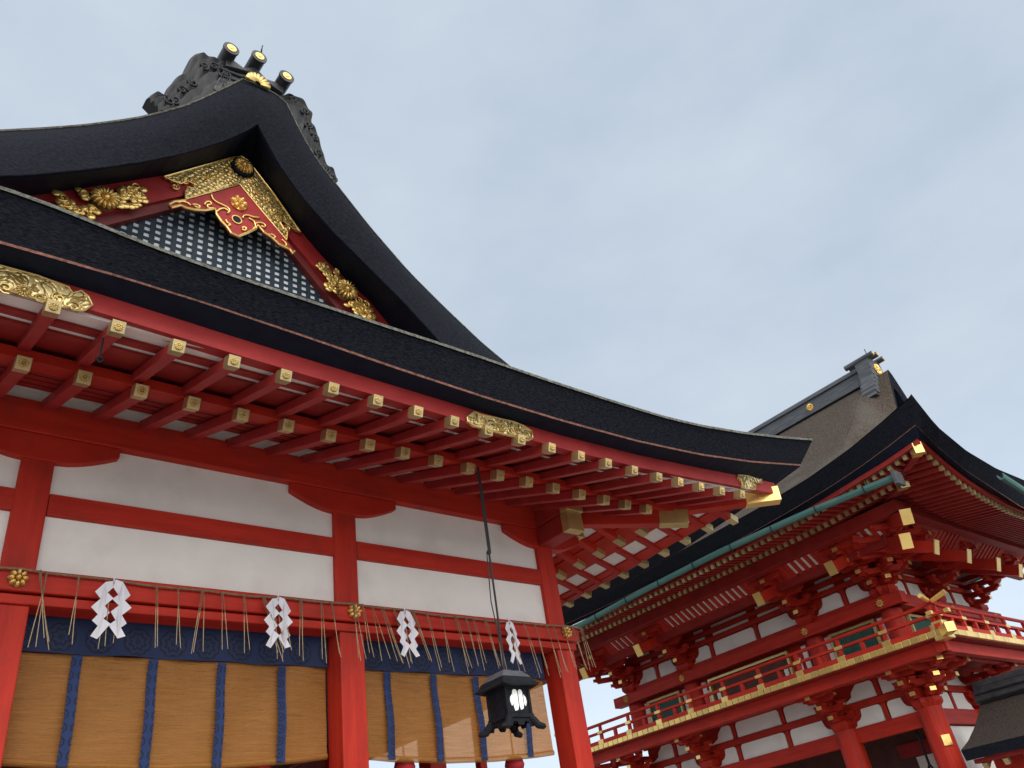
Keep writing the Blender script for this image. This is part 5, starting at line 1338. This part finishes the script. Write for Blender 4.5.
# ridge
m_ = MB(); RX = GX + 2.5; y0_, y1_ = 8.25, GY + LR + .95
m_.box(RX - .26, RX + .26, y0_, y1_, 13.28, 13.52); m_.box(RX - .20, RX + .20, y0_, y1_, 13.52, 13.74); m_.box(RX - .25, RX + .25, y0_, y1_, 13.74, 13.80)
m_.tube([(RX, y0_, 13.86), (RX, y1_, 13.86)], .13, 14)
rgo = build('ridge', m_, M['ridge'], gate, .012)
for y in (10.25, 13.5, 16.75):
    m_ = MB(); chrysanthemum(m_, (RX - .26, y, 13.50), .13, (-1, 0, 0), .04, 16); build('gilt_crest', m_, M['gold_yellow'], rgo)
def ridge_end(ya, yb, s):
    m_ = MB(); n_ = 0
    for (hw, z0, z1) in ((.34, 13.55, 13.95), (.42, 13.35, 13.54)): m_.box(RX - hw, RX + hw, ya, yb, z0, z1)
    for q in (-1, 1):
        for k in range(4):
            x0 = RX + q * (.36 + .10 * k); zc = 13.22 - .17 * k; m_.tube([(x0, ya - .02, zc), (x0, yb + .02, zc)], .105, 12)
    m_.prism([(RX - .8, ya + .02, 12.55), (RX + .8, ya + .02, 12.55), (RX + .42, ya + .02, 13.36), (RX - .42, ya + .02, 13.36)], (0, yb - ya - .04, 0))
    o = build('ridge_end', m_, M['ridge'], rgo, .01)
    for q in (-1, 0, 1):
        t_ = MB(); zc = 14.0 + (.06 if q == 0 else 0); t_.tube([(RX + q * .30, ya - .18 * s, zc), (RX + q * .30, yb + .3 * s, zc)], .085, 14); to = build('ridge_tile', t_, M['ridge'], rgo)
        t_ = MB(); t_.tube([(RX + q * .30, ya - .185 * s, zc), (RX + q * .30, ya - .2 * s, zc)], .055, 14); build('gilt_disc', t_, M['gold_yellow'], to)
    t_ = MB(); chrysanthemum(t_, (RX, ya - .02 * s, 13.6), .2, (0, -s, 0), .04, 16); build('gilt_crest', t_, M['gold_yellow'], o)
ridge_end(8.0, 8.45, 1); ridge_end(GY + LR + .75, GY + LR + 1.15, 1)
m_ = MB(); m_.tube([(RX, 8.1, 14.1), (RX, 8.1, 14.42)], .012, 6); build('lightning_spike', m_, M['iron'], rgo)

# gutters
def gutter(pts, n, parent):
    m_ = MB(); rows = []
    n = Vector(n)
    prof = [(a * .6, b * .68) for a, b in [(.0, .0), (.0, -.10), (-.04, -.17), (-.12, -.19), (-.19, -.16), (-.22, -.08), (-.22, 0), (-.205, 0), (-.19, -.07), (-.12, -.165), (-.03, -.10), (-.018, 0)]]
    for p in pts: rows.append([Vector(p) + n * a + Vector((0, 0, b)) for a, b in prof])
    m_.loft(rows, 0, True)
    for k in (0, -1): m_.add(rows[k], [tuple(range(len(prof)))])
    return build('gutter', m_, M['green'], parent, 0)
gp_ = smooth1(sorted(DATA['gut'], key=lambda q: q[1]), 2)
go = gutter([(16.35, y, interp([(q[1], q[2]) for q in gp_], y)[1]) for y in [6.4 + .5 * k for k in range(25)]], (-1, 0, 0), gate)
y = 7.1
while y < 18:
    z_ = interp([(q[1], q[2]) for q in gp_], y)[1]; m_ = MB()
    m_.tube([(16.338, y, z_ + .01), (16.345, y, z_ - .12), (16.45, y, z_ - .19), (16.58, y, z_ - .1), (16.6, y, z_ + .25)], .012, 6); build('gutter_bracket', m_, M['iron'], go); y += 1.18
m_ = MB(); m_.box(16.28, 16.62, 6.34, 6.42, 7.86, 8.16); build('gutter_end', m_, M['ridge'], go, .01)
gutter([(18.7 + .5 * k, 5.18, 8.02 - .165 * .5 * k) for k in range(12)], (0, -1, 0), gate)
# thin wire loops under the far corner
m_ = MB()
for (cy, cz, cx_) in ((GY + LR + 3.1, 8.05, 16.9), (GY + LR + .9, 7.95, 16.9)):
    m_.tube([(cx_ + .16 * math.cos(k * PI / 10), cy + .16 * math.cos(k * PI / 10), cz + .3 * math.sin(k * PI / 10)) for k in range(10, 21)], .012, 6)
build('wire_loop', m_, M['iron'], gate)

# iron hook hanging inside the gate
hkt = thing('hanging_hook', 'black iron hook and link hanging in the opening of the gate', 'hook', (20.15, 9.75, 3.0))
m_ = MB(); m_.tube([(20.15, 9.75, 3.95), (20.15, 9.75, 3.18)], .03, 8); build('hook_rod', m_, M['iron'], hkt)
m_ = MB(); m_.tube([(20.15, 9.75, 3.2), (20.15, 9.65, 3.02), (20.15, 9.75, 2.98), (20.15, 9.86, 3.02), (20.15, 9.75, 3.2)], .028, 8); build('hook_link', m_, M['iron'], hkt)
m_ = MB(); m_.tube([(20.15, 9.75, 2.98), (20.15, 9.74, 2.8), (20.15, 9.68, 2.72), (20.15, 9.73, 2.62), (20.15, 9.8, 2.2)], .028, 8); build('hook_end', m_, M['iron'], hkt)

# ================================================================== SIDE CORRIDOR (bottom right)
cor = thing('roofed_corridor', 'low corridor with dark bark roof and black ridge, right of the gate', 'corridor', (20.5, 5.5, 0))
CYE = 8.22
prof = [(0, 0), (.5, -.35), (1.0, -.64), (1.5, -.88), (2.0, -1.06)]
zr = 4.24
m_ = MB(); y_out = -6.0
for s in (-1, 1):
    m_.loft([[(20.5 + s * a, CYE, zr + b) for a, b in prof], [(20.5 + s * a, y_out, zr + b) for a, b in prof]])
cro = build('roof', m_, M['thatch_dark'], cor)
m_ = MB()
for s in (-1, 1):
    top = [(20.5 + s * a, zr + b) for a, b in prof]; bot = [(20.5 + s * a * .97, zr + b - .2) for a, b in prof]
    m_.loft([[(a, CYE, c) for a, c in top], [(a, CYE - .03, c) for a, c in bot]]); m_.loft([[(top[-1][0], y, top[-1][1]), (bot[-1][0], y, bot[-1][1])] for y in (CYE, y_out)])
    m_.loft([[(a, CYE - .03, c) for a, c in bot], [(a, y_out, c) for a, c in bot]])
build('thatch_edge', m_, M['thatch'], cro)
m_ = MB(); m_.box(20.28, 20.72, y_out, CYE + .06, zr - .12, zr + .03); m_.box(20.34, 20.66, y_out, CYE + .03, zr + .03, zr + .20); m_.tube([(20.5, CYE + .04, zr + .24), (20.5, y_out, zr + .24)], .12, 12)
m_.tube([(20.26, CYE + .05, zr - .05), (20.26, y_out, zr - .05)], .05, 8); m_.tube([(20.32, CYE + .05, zr + .1), (20.32, y_out, zr + .1)], .04, 8)
build('ridge', m_, M['black'], cor, .01)
y = 7.95; k = 0
while y > 2:
    m_ = MB(); m_.beam((18.72, y, 2.84), (20.4, y, 3.78), .09, .11); m_.beam((18.70, y, 2.83), (18.80, y, 2.885), .1, .12, 1); build('rafter', m_, [M['red_old'], M['gold_pale']], cor, 0); y -= .42
m_ = MB(); m_.box(18.66, 18.86, -6, CYE - .1, 2.905, 2.985); build('eave_board', m_, M['red_old'], cor)
m_ = MB(); m_.box(19.3, 19.7, -6, CYE - .2, 2.3, 3.0); build('wall_beam', m_, M['red'], cor, .01)
m_ = MB(); m_.box(20.44, 20.56, -6, CYE - .1, 2.6, 4.1); build('inner_wall', m_, M['darkwood'], cor)
m_ = MB(); m_.box(19.56, 21.4, -6, CYE - .25, 1.6, 2.3); build('plaster_wall', m_, M['plaster'], cor)
for y in (7.7, 5.2, 2.7, .2, -2.3, -4.8):
    m_ = MB(); m_.box(19.28, 19.5, y - .11, y + .11, 0, 2.62); build('column', m_, M['red'], cor, .01)
m_ = MB(); m_.box(18.6, 22.4, -6, CYE - .1, 0, .3); build('stone_base', m_, M['stone'], cor, .02)
